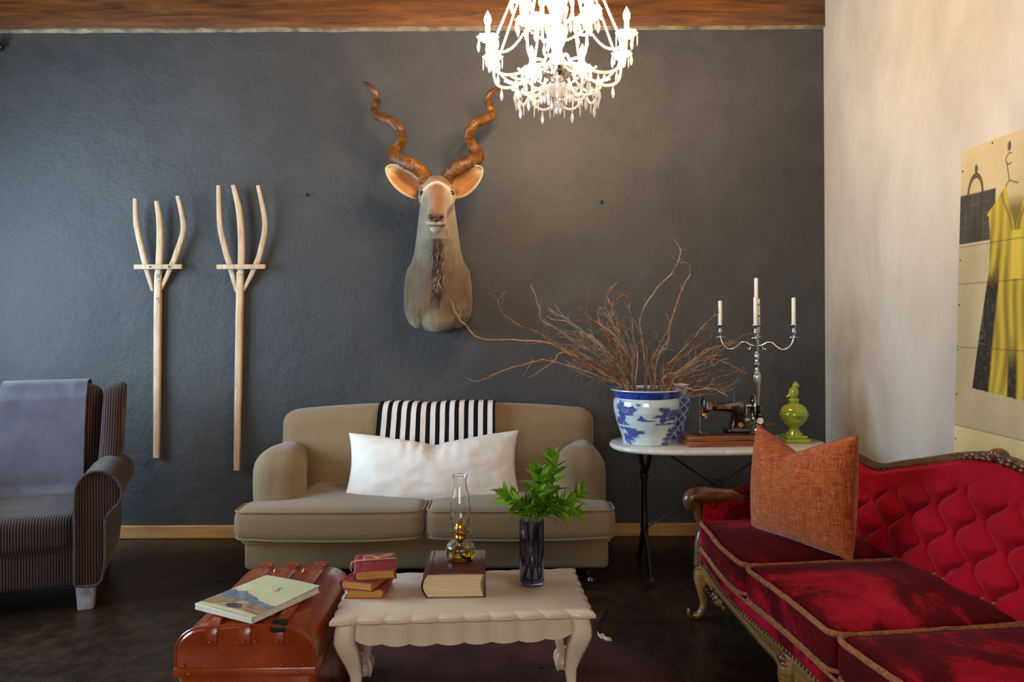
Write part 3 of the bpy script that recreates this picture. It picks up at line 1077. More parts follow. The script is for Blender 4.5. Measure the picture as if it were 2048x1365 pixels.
mark_mat = mottled('chipped_blue_paint', c(72, 108, 132), c(120, 148, 160), 60, 0.7)
make_fork('smaller pale wooden three-pronged pitchfork with blue paint marks nearest the armchair', [(317, 545), (316, 600), (315, 740), (314, 840), (313, 916)],
          [(313, 402), (319, 440), (320, 490), (317, 548)], [(270, 397), (273, 450), (284, 500), (292, 533), (305, 582)], [(355, 392), (367, 455), (354, 505), (343, 533), (321, 582)], (269, 364, 534, 300, 338), True)
make_fork('longer pale wooden three-pronged pitchfork nearest the beige sofa', [(481, 545), (479, 640), (477, 760), (475, 860), (474, 941)],
          [(466, 370), (478, 420), (483, 480), (482, 548)], [(437, 371), (440, 450), (452, 505), (461, 535), (473, 584)], [(516, 371), (530, 445), (522, 500), (510, 535), (486, 584)], (434, 531, 534), False)


# ================================================================== KUDU HEAD
def remeshed(vfs, voxel, smooth_it):
    """fuse overlapping shapes into one continuous surface"""
    g = G()
    for vf in vfs:
        g.add(vf)
    me = mesh_of('fuse_tmp', g, False, False)
    o = bpy.data.objects.new('fuse_tmp', me); COL.objects.link(o)
    m = o.modifiers.new('r', 'REMESH'); m.mode = 'VOXEL'; m.voxel_size = voxel
    s = o.modifiers.new('s', 'SMOOTH'); s.factor = 0.5; s.iterations = smooth_it
    dg = bpy.context.evaluated_depsgraph_get(); dg.update()
    out = bpy.data.meshes.new_from_object(o.evaluated_get(dg))
    bpy.data.objects.remove(o, do_unlink=True)
    v = [p.co.copy() for p in out.vertices]; f = [tuple(p.vertices) for p in out.polygons]
    bpy.data.meshes.remove(out)
    return v, f


def lerp3(a, b, t):
    t = max(0.0, min(1.0, t))
    return tuple(x * (1 - t) + y * t for x, y in zip(a, b))


def sstep(a, b, x):
    t = max(0.0, min(1.0, (x - a) / (b - a)))
    return t * t * (3 - 2 * t)


def make_kudu():
    X0 = P(871, 600, 4.6).x
    base = Vector((X0, YW, 1.55))
    K = thing('antelope_trophy', 'mounted antelope shoulder trophy with spiral horns on the charcoal wall', 'taxidermy', base)
    Z0 = 1.55

    def ell(z, hw, fr, bk, dx=0.0, dz=0.0):
        """ring at height z: half width hw, from bk to fr in front of the wall"""
        out = []
        n = 28
        for j in range(n):
            a = 2 * pi * j / n
            e = (fr + bk) / 2 + (fr - bk) / 2 * -sin(a)
            out.append((dx + hw * cos(a), -e, z - Z0 + dz * (e - (fr + bk) / 2) / max(0.01, (fr - bk) / 2)))
        return out
    body = loft([ell(1.305, 0.03, 0.16, 0.0), ell(1.315, 0.075, 0.21, 0.0), ell(1.345, 0.125, 0.255, 0.0), ell(1.385, 0.185, 0.285, 0.0), ell(1.43, 0.208, 0.30, 0.0), ell(1.50, 0.213, 0.31, 0.0), ell(1.58, 0.210, 0.315, 0.0), ell(1.66, 0.200, 0.32, 0.0), ell(1.70, 0.187, 0.322, 0.0),
                 ell(1.735, 0.163, 0.33, 0.0, 0, -0.01), ell(1.80, 0.143, 0.345, 0.0, 0, -0.015), ell(1.87, 0.132, 0.37, 0.04, 0, -0.02), ell(1.94, 0.122, 0.395, 0.09, 0, -0.03), ell(2.02, 0.11, 0.41, 0.14, 0, -0.03), ell(2.10, 0.10, 0.42, 0.19, 0, -0.03), ell(2.16, 0.085, 0.40, 0.22)])

    def hring(e, z, hw, hh, tilt=22, sq=1.0):
        out = []
        a0 = radians(tilt)
        for j in range(24):
            a = 2 * pi * j / 24
            up = hh * sin(a); x = hw * cos(a)
            if up < 0:
                x *= sq
            out.append((x, -(e + up * sin(a0)), z - Z0 + up * cos(a0)))
        return out
    head = loft([hring(0.20, 2.13, 0.05, 0.06), hring(0.24, 2.13, 0.085, 0.095), hring(0.30, 2.125, 0.108, 0.115), hring(0.37, 2.10, 0.112, 0.112, 22, 0.95), hring(0.44, 2.065, 0.103, 0.105, 22, 0.9), hring(0.50, 2.035, 0.080, 0.092, 22, 0.85),
                 hring(0.56, 2.005, 0.064, 0.082, 22, 0.85), hring(0.62, 1.975, 0.058, 0.074, 22, 0.9), hring(0.67, 1.95, 0.060, 0.068, 22, 0.92), hring(0.705, 1.935, 0.060, 0.060), hring(0.73, 1.925, 0.05, 0.05), hring(0.742, 1.92, 0.028, 0.028)])
    extra = [sphere(0.04, (s * 0.07, -0.405, 2.150 - Z0), (1.0, 1.25, 0.62)) for s in (-1, 1)]
    extra += [sphere(0.034, (s * 0.022, -0.690, 1.908 - Z0), (1.0, 1.0, 0.72)) for s in (-1, 1)]
    extra += [sphere(0.038, (0, -0.668, 1.884 - Z0), (0.95, 1.15, 0.72))]
    extra += [sphere(0.05, (0, -0.34, 2.205 - Z0), (1.5, 1.2, 0.6))]
    extra += [sphere(0.10, (s * 0.115, -0.14, 1.45 - Z0), (0.95, 1.5, 1.25)) for s in (-1, 1)]
    extra += [sphere(0.085, (0, -0.235, 1.40 - Z0), (1.2, 1.0, 1.05))]
    v, f = remeshed([body, head] + extra, 0.0065, 6)
    for p in v:
        p.y = min(p.y, -0.001)
    g = G().add((v, f))
    TURN = 0.085                    # the head is turned a little to its left
    cols = []
    grey = c(106, 92, 76); pale = c(138, 124, 106); brown = c(116, 74, 43); cream = c(168, 148, 124); chest = c(100, 80, 58); dark = c(70, 50, 36)
    for p in g.v:
        e, z, x = -p.y, p.z + Z0, abs(p.x)
        n1 = N3(p.x * 14, e * 14, z * 9); n2 = N3(p.x * 40, e * 40, z * 20)
        col = lerp3(chest, pale, sstep(1.62, 1.85, z + 0.05 * n1))
        col = lerp3(col, grey, 0.5 * sstep(0.0, 0.6, n1 + 0.2))
        # pale breast
        col = lerp3(col, cream, 0.6 * sstep(1.45, 1.33, z) * sstep(0.14, 0.26, e))
        # throat: dark line under the beard
        if z < 1.90 and 0.27 < e < 0.5 and 1.50 < z:
            col = lerp3(col, dark, 0.75 * exp(-((x - 0.012) / 0.022) ** 2) * sstep(1.52, 1.62, z))
        if e > 0.24 and z > 1.86:
            # distance along the face (0 at brow, 1 at nose)
            t = (e - 0.42) / 0.30
            topz = 2.10 - (e - 0.37) * 0.50
            ontop = sstep(-0.04, 0.02, z - topz)
            face = lerp3(pale, cream, 0.25 + 0.3 * n1)
            fore = sstep(2.125, 2.150, z + 0.01 * n1) * sstep(0.118, 0.09, x)
            bridge = sstep(0.066 + 0.02 * n1, 0.026, x) * sstep(0.47, 0.51, e) * sstep(-0.065, -0.02, z - topz)
            chev = exp(-((e - 0.455 - 0.25 * x) / 0.018) ** 2) * ontop * sstep(0.1, 0.07, x)
            col = lerp3(col, face, sstep(0.26, 0.36, e))
            col = lerp3(col, brown, fore * (0.85 + 0.2 * n2))
            col = lerp3(col, brown, bridge * 0.9)
            col = lerp3(col, c(232, 214, 186), chev * 0.85)
            if e > 0.60:
                col = lerp3(col, c(206, 188, 162), sstep(1.93, 1.90, z))
            if e > 0.70:
                col = lerp3(col, c(70, 46, 36), 0.8 * sstep(0.042, 0.028, x) * sstep(1.905, 1.915, z) * sstep(1.958, 1.935, z))
            # mouth line
            if e > 0.62:
                col = lerp3(col, dark, 0.85 * exp(-((z - 1.890 - 0.15 * x * x / 0.05) / 0.005) ** 2) * sstep(0.06, 0.045, x))
                col = lerp3(col, dark, 0.8 * exp(-(x / 0.004) ** 2) * sstep(1.893, 1.897, z) * sstep(1.915, 1.908, z))
            # dark around the eye
            col = lerp3(col, dark, 0.8 * exp(-((x - 0.084) / 0.02) ** 2 - ((z - 2.112) / 0.013) ** 2 - ((e - 0.46) / 0.03) ** 2))
        cols.append(tuple(max(0, q * (1 + 0.12 * n2)) for q in col))
    g.c = cols
    def front_of(x, z):
        return max(-p.y for p in g.v if abs(p.x - x) < 0.009 and abs(p.z + Z0 - z) < 0.009)
    e_nos = front_of(0.027, 1.938); e_pad = front_of(0.0, 1.922)
    for p in g.v:
        p.x += -p.y * TURN
    part('shoulder_mount', g, 'coat', K, 80)
    for s in (-1, 1):
        part('eye', sphere(0.0185, (s * 0.0835 + 0.455 * TURN, -0.455, 2.112 - Z0), (1.0, 0.9, 0.8), 16, 10), 'eye', K)
        part('nostril', G().add(sphere(0.0145, n=14, m=10), Matrix.Translation((s * 0.027 + 0.73 * TURN, -e_nos + 0.0075, 1.938 - Z0)) @ Matrix.Rotation(s * -0.5, 4, 'Y') @ Matrix.Diagonal((1.05, 0.7, 0.72, 1))), 'nose', K)
    part('nose_pad', sphere(0.015, (0.73 * TURN, -e_pad + 0.0095, 1.922 - Z0), (0.9, 0.7, 0.9), 14, 8), 'nose', K)
    # ears
    for s, tip, tipz in ((-1, -0.288, 2.285), (1, 0.280, 2.278)):
        root = Vector((s * 0.095 + 0.335 * TURN, -0.335, 2.118 - Z0)); tp = Vector((tip + 0.02, -0.375, tipz - Z0))
        ax = (tp - root); Lh = ax.length; ax.normalize()
        sd = Vector((0, -1, 0)).cross(ax) * (-s)
        sd = (sd - ax * sd.dot(ax)).normalized()      # upward / inward side
        nrm = Vector((0, 1, 0))
        nu, nv = 22, 16
        cc = []

        def fe(u, v, s=s, root=root, ax=ax, sd=sd, Lh=Lh):
            w = v * 2 - 1
            wd = 0.082 * (sin(pi * min(1, (0.06 + 0.94 * u)) ** 0.95)) ** 0.55
            wd = max(wd, 0.004)
            lower = 1.25 if w < 0 else 0.78
            cup = 0.055 * (1 - w * w) * sin(pi * (0.1 + 0.85 * u)) ** 0.8
            q = root + ax * (Lh * u) + sd * (w * wd * lower) + Vector((0, cup - 0.02 * abs(w) * sin(pi * u), 0))
            q.z -= 0.03 * sin(pi * u) * (w < 0) * abs(w)
            return q
        g = G().add(sheet(fe, nu, nv, 0.006 * s))
        for rep in range(2):
            for i in range(nu + 1):
                for j in range(nv + 1):
                    u = i / nu; w = j / nv * 2 - 1
                    n = N3(u * 6, w * 4, s)
                    rim = sstep(0.72, 0.95, max(abs(w), u * 1.02)) if u > 0.12 else 0.4
                    col = lerp3(c(166, 116, 70), c(206, 180, 146), rim)
                    col = lerp3(col, c(70, 48, 34), exp(-((u - 0.06) / 0.12) ** 2 - ((w + 0.1) / 0.5) ** 2))
                    col = lerp3(col, c(150, 106, 72), 0.5 * exp(-((u - 0.62) / 0.2) ** 2 - ((w + 0.7) / 0.18) ** 2))
                    cc.append(tuple(q * (1 + 0.15 * n) for q in col))
        g.c = cc
        part('ear', g, 'ear_hair', K, 60)
    # spiral horns
    hl = [((853, 364), .325), ((846, 348), .35), ((828, 332), .385), ((805, 323), .36), ((789, 314), .31), ((790, 301), .255), ((799, 289), .25), ((803, 274), .29), ((798, 259), .33), ((784, 244), .325), ((766, 236), .285), ((751, 229), .24), ((750, 217), .205), ((754, 205), .215), ((753, 192), .25), ((746, 180), .265), ((737, 171), .25), ((727, 165), .225)]
    hr = [((893, 362), .325), ((901, 347), .355), ((917, 334), .39), ((938, 325), .37), ((954, 317), .32), ((955, 306), .265), ((945, 293), .25), ((938, 278), .28), ((940, 262), .325), ((951, 248), .33), ((968, 240), .295), ((983, 233), .25), ((985, 223), .21), ((978, 212), .215), ((975, 199), .25), ((979, 188), .265), ((988, 181), .25), ((1000, 176), .225)]
    for h in (hl, hr):
        pts = spline([P(px, py, YW - e) - base for (px, py), e in h], 14)
        n = len(pts)
        rad = []
        for i in range(n):
            t = i / (n - 1)
            r = 0.034 * (1 - t) ** 0.75 + 0.0095
            r *= 1 + 0.055 * sin(i * 1.9) * max(0, 1 - t * 1.15) + 0.03 * N3(i * 0.7, px)
            rad.append(r if i < n - 1 else 0.005)
        part('horn', tube(pts, rad, 14), 'horn', K, 70)
    # throat fringe
    rnd = random.Random(3)
    for nm, cnt, mat, zz in (('beard', 130, 'beard_dark', (1.53, 1.86)), ('beard_tips', 45, 'beard_light', (1.60, 1.84))):
        g = G()
        for k in range(cnt):
            z = rnd.uniform(*zz)
            x = rnd.gauss(0.004, 0.014)
            fr = 0.325 + 0.25 * max(0, z - 1.70)
            if z > 1.80:
                fr += 0.5 * (z - 1.80)
            p0 = Vector((x + fr * TURN, -fr + 0.012, z - Z0)); ln = rnd.uniform(0.05, 0.11)
            p1 = p0 + Vector((rnd.gauss(0, 0.006), -0.02, -ln * 0.5)); p2 = p0 + Vector((rnd.gauss(0, 0.012), -0.012, -ln))
            g.add(tube([p0, p1, p2], [0.0035, 0.003, 0.0006], 4))
        part(nm, g, mat, K, True, False, None, None, None, True)


make_kudu()


# ================================================================== CHANDELIER
def make_chandelier():
    cx, D = 1114, 3.3
    q = P(cx, 140, D)
    ZB = q.z                       # hub height
    base = Vector((q.x, D, ZB))
    H = thing('crystal_chandelier', 'lit crystal chandelier with candle bulbs and bead chains hanging from ceiling', 'chandelier', base)
    # column of blown glass
    part('column', lathe([(0.012, -0.02), (0.05, 0.0), (0.052, 0.02), (0.03, 0.05), (0.022, 0.09), (0.035, 0.12), (0.045, 0.15), (0.035, 0.18), (0.02, 0.2), (0.03, 0.25), (0.05, 0.30), (0.055, 0.34), (0.035, 0.38), (0.018, 0.42), (0.03, 0.5), (0.022, 0.58), (0.012, 0.62)], 20), 'crystal', H)
    part('hub_dish', lathe([(0.004, -0.052), (0.03, -0.048), (0.055, -0.03), (0.066, -0.008), (0.07, 0.0), (0.066, 0.002), (0.02, -0.004)], 24), 'chrome', H)
    part('lower_bowl', lathe([(0.01, -0.115), (0.03, -0.112), (0.05, -0.098), (0.055, -0.08), (0.05, -0.072), (0.045, -0.08), (0.02, -0.06), (0.012, -0.05)], 20), 'crystal', H)
    part('hanging_rod', tube([(0, 0, 0.6), (0, 0, HC - ZB - 0.02)], 0.006, 8), 'chrome', H)
    part('ceiling_cup', lathe([(0.01, HC - ZB - 0.05), (0.06, HC - ZB - 0.03), (0.065, HC - ZB)], 18), 'chrome', H)
    part('crown_dish', lathe([(0.02, 0.60), (0.09, 0.63), (0.10, 0.65), (0.09, 0.645), (0.02, 0.615)], 20), 'crystal', H)
    drop = mesh_of('crystal_drop', lathe([(0.0008, 0.0), (0.0035, -0.006), (0.002, -0.011), (0.0045, -0.016), (0.0085, -0.036), (0.005, -0.052), (0.0006, -0.060)], 6), 12)
    drop.materials.append(M['crystal'])
    spear = mesh_of('crystal_spear', lathe([(0.0008, 0.0), (0.003, -0.006), (0.0015, -0.011), (0.0035, -0.018), (0.0028, -0.045), (0.0005, -0.058)], 6), 12)
    spear.materials.append(M['crystal'])
    bead_v, bead_f = sphere(0.0062, n=7, m=5)

    def strand(p0, p1, sag, parent, step=0.0135, name='bead_chain'):
        p0 = Vector(p0); p1 = Vector(p1)
        n = max(3, int(((p1 - p0).length + sag) / step))
        g = G()
        for k in range(n + 1):
            t = k / n
            p = p0.lerp(p1, t) - Vector((0, 0, sag * 4 * t * (1 - t)))
            g.add((bead_v, bead_f), None, p)
        o = part(name, g, 'crystal', parent, True)
        o['kind'] = 'stuff'
        return o
    sleeve = mesh_of('candle_sleeve', lathe([(0.012, 0.0), (0.0125, 0.004), (0.0105, 0.012), (0.0105, 0.058), (0.0085, 0.061)], 14)); sleeve.materials.append(M['sleeve'])
    bulb = mesh_of('bulb', lathe([(0.007, 0.0), (0.0125, 0.010), (0.0155, 0.022), (0.013, 0.036), (0.007, 0.048), (0.002, 0.058), (0.0004, 0.062)], 12)); bulb.materials.append(M['bulb'])
    bob = mesh_of('drip_pan', loft([[(r * (1 + (0.12 * k) * cos(8 * 2 * pi * j / 40)) * cos(2 * pi * j / 40), r * (1 + (0.12 * k) * cos(8 * 2 * pi * j / 40)) * sin(2 * pi * j / 40), z) for j in range(40)] for r, z, k in ((0.010, 0.0, 0), (0.022, 0.002, 0.2), (0.036, 0.012, 0.7), (0.044, 0.022, 1.0), (0.043, 0.026, 1.0), (0.034, 0.017, 0.6), (0.012, 0.008, 0))])); bob.materials.append(M['crystal'])
    lights = []

    def arm(ang, R, z0, z1, dip, ndrop):
        ca, sa = cos(ang), sin(ang)

        def at(r, z):
            return (r * ca, r * sa, z)
        A = part('arm', tube(spline([at(0.035, z0), at(0.07, z0 + 0.035), at(0.11, z0 + 0.03), at(R * 0.5, z0 - dip * 0.5), at(R * 0.75, z0 - dip), at(R * 0.95, z0 - dip * 0.3), at(R, z1)], 7), [0.0075, 0.007, 0.0068, 0.0065], 8), 'crystal', H)
        link('drip_pan', bob, None, A, at(R, z1))
        link('candle_sleeve', sleeve, None, A, at(R, z1 + 0.012))
        link('bulb', bulb, None, A, at(R, z1 + 0.072))
        for k in range(ndrop):
            b = ang + 2 * pi * (k + 0.3) / ndrop
            link('crystal_drop', drop if k % 3 else spear, None, A, (R * ca + 0.044 * cos(b), R * sa + 0.044 * sin(b), z1 + 0.022))
        for rr, zz in ((R * 0.6, z0 - dip * 0.78), (R * 0.86, z0 - dip * 0.78)):
            link('crystal_drop', drop, None, A, at(rr, zz - 0.006))
        lights.append((R * ca, R * sa, z1 + 0.10))
        return A
    R = 0.318
    a0 = radians(22.5) - 0.06
    N = 8
    pans = []
    for k in range(N):
        ang = a0 + 2 * pi * k / N
        arm(ang, R, 0.0, 0.085, 0.045, 6)
        pans.append(ang)
    for k in range(4):
        arm(radians(20) + pi / 2 * k, 0.17, 0.20, 0.27, 0.03, 5)
    for k in range(N):
        a, b = pans[k], pans[(k + 1) % N]
        strand((R * cos(a), R * sin(a), 0.075), (R * cos(b), R * sin(b), 0.075), 0.06, H)
        strand((R * 0.93 * cos(a), R * 0.93 * sin(a), 0.08), (0.085 * cos(a), 0.085 * sin(a), 0.63), 0.02, H)
        m = (a + a0 * 0 + b) / 2 if k < N - 1 else (a + b + 2 * pi) / 2
        # inner swag from the pans to the hub
        strand((0.066 * cos(a), 0.066 * sin(a), 0.0), (R * 0.72 * cos(m), R * 0.72 * sin(m), -0.045), 0.03, H)
    # lower ring of garlands and pendants
    R2, z2 = 0.185, -0.075
    for k in range(8):
        a = a0 + 2 * pi * (k + 0.5) / 8; b = a + 2 * pi / 8
        p0 = (R2 * cos(a), R2 * sin(a), z2); p1 = (R2 * cos(b), R2 * sin(b), z2)
        strand((R * 0.70 * cos(a - pi / 8), R * 0.70 * sin(a - pi / 8), -0.045), p0, 0.01, H)
        strand(p0, p1, 0.055, H)
        strand(p0, (0.05 * cos(a), 0.05 * sin(a), -0.085), 0.03, H)
        for (rr, aa, zz, me) in ((R2, a, z2 - 0.008, drop), (R2, a + 0.18, z2 - 0.035, spear), (R2 * 0.97, a + 0.39, z2 - 0.060, drop), (R2, a - 0.18, z2 - 0.035, spear), (0.11, a + 0.1, z2 - 0.03, spear), (0.055, a, -0.088, drop)):
            link('crystal_drop', me, None, H, (rr * cos(aa), rr * sin(aa), zz))
    for k in range(6):
        a = 2 * pi * k / 6
        link('crystal_drop', drop if k % 2 else spear, None, H, (0.025 * cos(a), 0.025 * sin(a), -0.118 - 0.012 * (k % 3)))
    fin = part('finial_drop', lathe([(0.0008, -0.112), (0.007, -0.125), (0.003, -0.133), (0.010, -0.15), (0.012, -0.165), (0.006, -0.19), (0.0008, -0.2)], 10), 'crystal', H)


make_chandelier()


# ================================================================== MARBLE TABLE AND WHAT STANDS ON IT
TZ = 0.70
TC = Vector(((1218 + 1645) / 2 - CX, 0, 0)) * (4.15 / F_PX) + Vector((0, 4.15, 0))


def make_marble_table():
    T = thing('marble_bistro_table', 'oval white marble bistro table on black iron base against charcoal wall', 'table', (TC.x, TC.y, 0))
    w, d = 1.18, 0.56
    out = []
    for k in range(96):
        a = 2 * pi * k / 96
        e = 0.62
        out.append((math.copysign(abs(cos(a)) ** e, cos(a)) * w / 2, math.copysign(abs(sin(a)) ** 0.9, sin(a)) * d / 2))
    rings = []
    for z, o in ((TZ - 0.032, 0.02), (TZ - 0.03, 0.008), (TZ - 0.02, 0.0), (TZ - 0.012, 0.0), (TZ - 0.004, 0.006), (TZ, 0.016)):
        rings.append([(x * (1 - o / (w / 2)), y * (1 - o / (d / 2)), z) for x, y in out])
    part('marble_top', loft(rings), 'marble', T, 50)
    part('top_frame', tube([(x * 0.74, y * 0.62, TZ - 0.042) for x, y in out[::3]], 0.009, 8, True), 'iron_black', T)
    for s in (-1, 1):
        x = s * 0.40
        g = G()
        g.add(tube(spline([(x, -0.17, TZ - 0.04), (x, -0.15, 0.63), (x, -0.06, 0.56), (x, 0, 0.53)], 6), 0.013, 10))
        g.add(tube(spline([(x, 0.17, TZ - 0.04), (x, 0.15, 0.63), (x, 0.06, 0.56), (x, 0, 0.53)], 6), 0.013, 10))
        g.add(lathe([(0.016, 0.20), (0.024, 0.23), (0.017, 0.26), (0.016, 0.48), (0.024, 0.51), (0.02, 0.55)], 14), None, (x, 0, 0))
        for q in (-1, 1):
            g.add(tube(spline([(x, 0, 0.23), (x, q * 0.06, 0.17), (x, q * 0.13, 0.07), (x, q * 0.18, 0.012), (x, q * 0.215, 0.012)], 6), [0.017, 0.015, 0.013, 0.012, 0.016], 10))
        part('trestle', g, 'iron_black', T)
    for s in (-1, 1):
        part('cross_brace', tube(spline([(s * -0.40, 0.0, 0.22), (0, 0.004 * s, 0.455), (s * 0.30, 0, TZ - 0.045)], 10), 0.0055, 8), 'iron_black', T)
    part('brace_ring', tube([(0.035 * cos(a * pi / 8), 0, 0.455 + 0.035 * sin(a * pi / 8)) for a in range(16)], 0.006, 8, True), 'iron_black', T)


make_marble_table()


def paint_blob(x, y, shapes, fr=1.0):
    """1 inside any of the ragged ellipses (cx, cy, rx, ry)"""
    best = 0.0
    for (cx, cy, rx, ry) in shapes:
        n = 0.35 * N3(x * 9 * fr, y * 9 * fr, cx) + 0.22 * N3(x * 24 * fr, y * 24 * fr, cy)
        r = sqrt(((x - cx) / rx) ** 2 + ((y - cy) / ry) ** 2) + n
        best = max(best, sstep(1.06, 0.92, r))
    return best


def make_pot():
    ctr = P(1293, 890, 4.12); ctr.z = TZ
    K = thing('porcelain_planter', 'blue and white porcelain planter with landscape painting on marble table', 'planter', (ctr.x, ctr.y, TZ))
    prof = [(0.001, 0.0), (0.118, 0.0), (0.126, 0.004), (0.130, 0.015), (0.136, 0.04), (0.150, 0.08), (0.166, 0.13), (0.178, 0.18), (0.1815, 0.215), (0.178, 0.238), (0.170, 0.249), (0.171, 0.254), (0.178, 0.268), (0.186, 0.284), (0.191, 0.291), (0.194, 0.294), (0.193, 0.2985), (0.185, 0.300), (0.176, 0.296), (0.170, 0.28), (0.160, 0.25), (0.166, 0.2), (0.14, 0.08), (0.11, 0.02), (0.001, 0.018)]
    pp = []
    for i in range(len(prof) - 1):
        (r0, z0), (r1, z1) = prof[i], prof[i + 1]
        k = max(1, int(sqrt((r1 - r0) ** 2 + (z1 - z0) ** 2) / 0.0022)) if 1 <= i < 18 else 1
        pp += [(r0 + (r1 - r0) * q / k, z0 + (z1 - z0) * q / k) for q in range(k)]
    pp.append(prof[-1])
    n = 460
    g = G().add(lathe(pp, n))
    ink = c(16, 28, 122); ink2 = c(44, 70, 178); whit = c(212, 228, 230); aqua = c(196, 220, 222)
    front = -pi / 2
    # x: arc length / 0.18 measured from the side facing the room, y: height
    left_tree = [(-0.98, 0.205, .24, .035), (-1.0, 0.16, .16, .04), (-0.62, 0.200, .2, .018), (-0.72, 0.178, .16, .014), (-1.2, 0.12, .2, .035), (-0.9, 0.10, .14, .03), (-0.7, 0.07, .26, .03), (-0.45, 0.075, .2, .012), (-0.95, 0.035, .3, .03)]
    right_isle = [(0.42, 0.195, .22, .016), (0.62, 0.18, .34, .016), (0.52, 0.165, .5, .010), (0.4, 0.145, .16, .018), (0.75, 0.15, .3, .012), (0.9, 0.175, .2, .02), (0.55, 0.122, .42, .006), (0.95, 0.11, .18, .006)]
    junk = [(-0.3, 0.145, .16, .008), (-0.32, 0.155, .06, .014), (-0.42, 0.225, .08, .006), (-0.1, 0.14, .2, .004)]
    pagoda = [(0.75, 0.085, .09, .014), (0.74, 0.06, .16, .010), (0.72, 0.035, .2, .012), (0.7, 0.012, .24, .010), (0.95, 0.075, .09, .05)]
    behind = [(-2.4, 0.18, .5, .03), (-2.2, 0.1, .4, .03), (2.3, 0.19, .5, .03), (2.0, 0.09, .5, .03), (3.0, 0.13, .3, .04)]
    cols = []
    for p in g.v:
        r = sqrt(p.x ** 2 + p.y ** 2)
        a = atan2(p.y, p.x) - front
        a = (a + pi) % (2 * pi) - pi
        z = p.z
        if r < 0.16 and z > 0.1 or z > 0.2935 and r < 0.192:
            cols.append(whit); continue
        if z > 0.292:
            cols.append(aqua); continue
        if 0.253 < z:
            m = 0.5 + 0.5 * sstep(-0.1, 0.35, N3(a * 14, z * 60)) * (1 if 0.259 < z < 0.287 else 0)
            cols.append(lerp3(c(20, 34, 120), c(52, 84, 182), m if 0.259 < z < 0.287 else 0.1)); continue
        wash = 0.16 * sstep(0.1, 0.5, N3(a * 3, z * 40, 4)) + 0.05 * N3(a * 8, z * 30)
        col = lerp3(whit, c(150, 186, 214), max(0, wash) * 1.6)
        # x compressed so that ry (metres) and rx (radians) keep ragged edges alike
        b = 0
        for grp in (left_tree, right_isle, junk, pagoda, behind):
            for (cx, cy, rx, ry) in grp:
                if abs(a - cx) > rx * 1.6 or abs(z - cy) > ry * 1.9:
                    continue
                nz = 0.45 * N3(a * 11, z * 60, cx) + 0.38 * N3(a * 34, z * 190, cy) + 0.2 * N3(a * 70, z * 380, cy)
                b = max(b, sstep(1.08, 0.9, sqrt(((a - cx) / rx) ** 2 + ((z - cy) / ry) ** 2) + nz))
        shade = 0.5 + 0.6 * N3(a * 16, z * 90, 9)
        cols.append(lerp3(col, lerp3(ink, ink2, shade), b * (0.8 + 0.2 * shade)))
    g.c = cols
    part('pot_body', g, 'porcelain_paint', K, 60)
    return ctr


POT = make_pot()


def make_lattice_vase():
    ctr = P(1352, 880, 4.33); ctr.z = TZ
    prof = [(0.001, 0.0), (0.05, 0.0), (0.058, 0.006), (0.05, 0.02), (0.048, 0.05), (0.060, 0.10), (0.078, 0.16), (0.086, 0.21), (0.084, 0.245), (0.07, 0.262), (0.066, 0.27), (0.07, 0.285), (0.080, 0.298), (0.078, 0.302), (0.066, 0.296), (0.06, 0.27), (0.001, 0.26)]
    pp = []
    for i in range(len(prof) - 1):
        (r0, z0), (r1, z1) = prof[i], prof[i + 1]
        k = max(1, int(sqrt((r1 - r0) ** 2 + (z1 - z0) ** 2) / 0.004)) if 1 <= i < 13 else 1
        pp += [(r0 + (r1 - r0) * q / k, z0 + (z1 - z0) * q / k) for q in range(k)]
    pp.append(prof[-1])
    g = G().add(lathe(pp, 144))
    cols = []
    for p in g.v:
        a = atan2(p.y, p.x)
        u = a * 8 / (2 * pi); w = p.z / 0.055
        d1 = abs(((u + w) % 1) - 0.5); d2 = abs(((u - w) % 1) - 0.5)
        lat = max(sstep(0.10, 0.05, 0.5 - d1) , sstep(0.10, 0.05, 0.5 - d2))
        blue = lerp3(c(34, 52, 126), c(96, 118, 186), 0.5 + 0.8 * N3(p.x * 90, p.y * 90, p.z * 90))
        cols.append(lerp3(blue, c(200, 210, 226), max(lat, 0.8 if p.z > 0.265 else 0)))
    g.c = cols
    o = part('lattice_vase', g, 'porcelain_paint', None, 60, False, ctr)
    tag(o, 'smaller blue vase with white lattice standing behind the planter', 'vase')


make_lattice_vase()


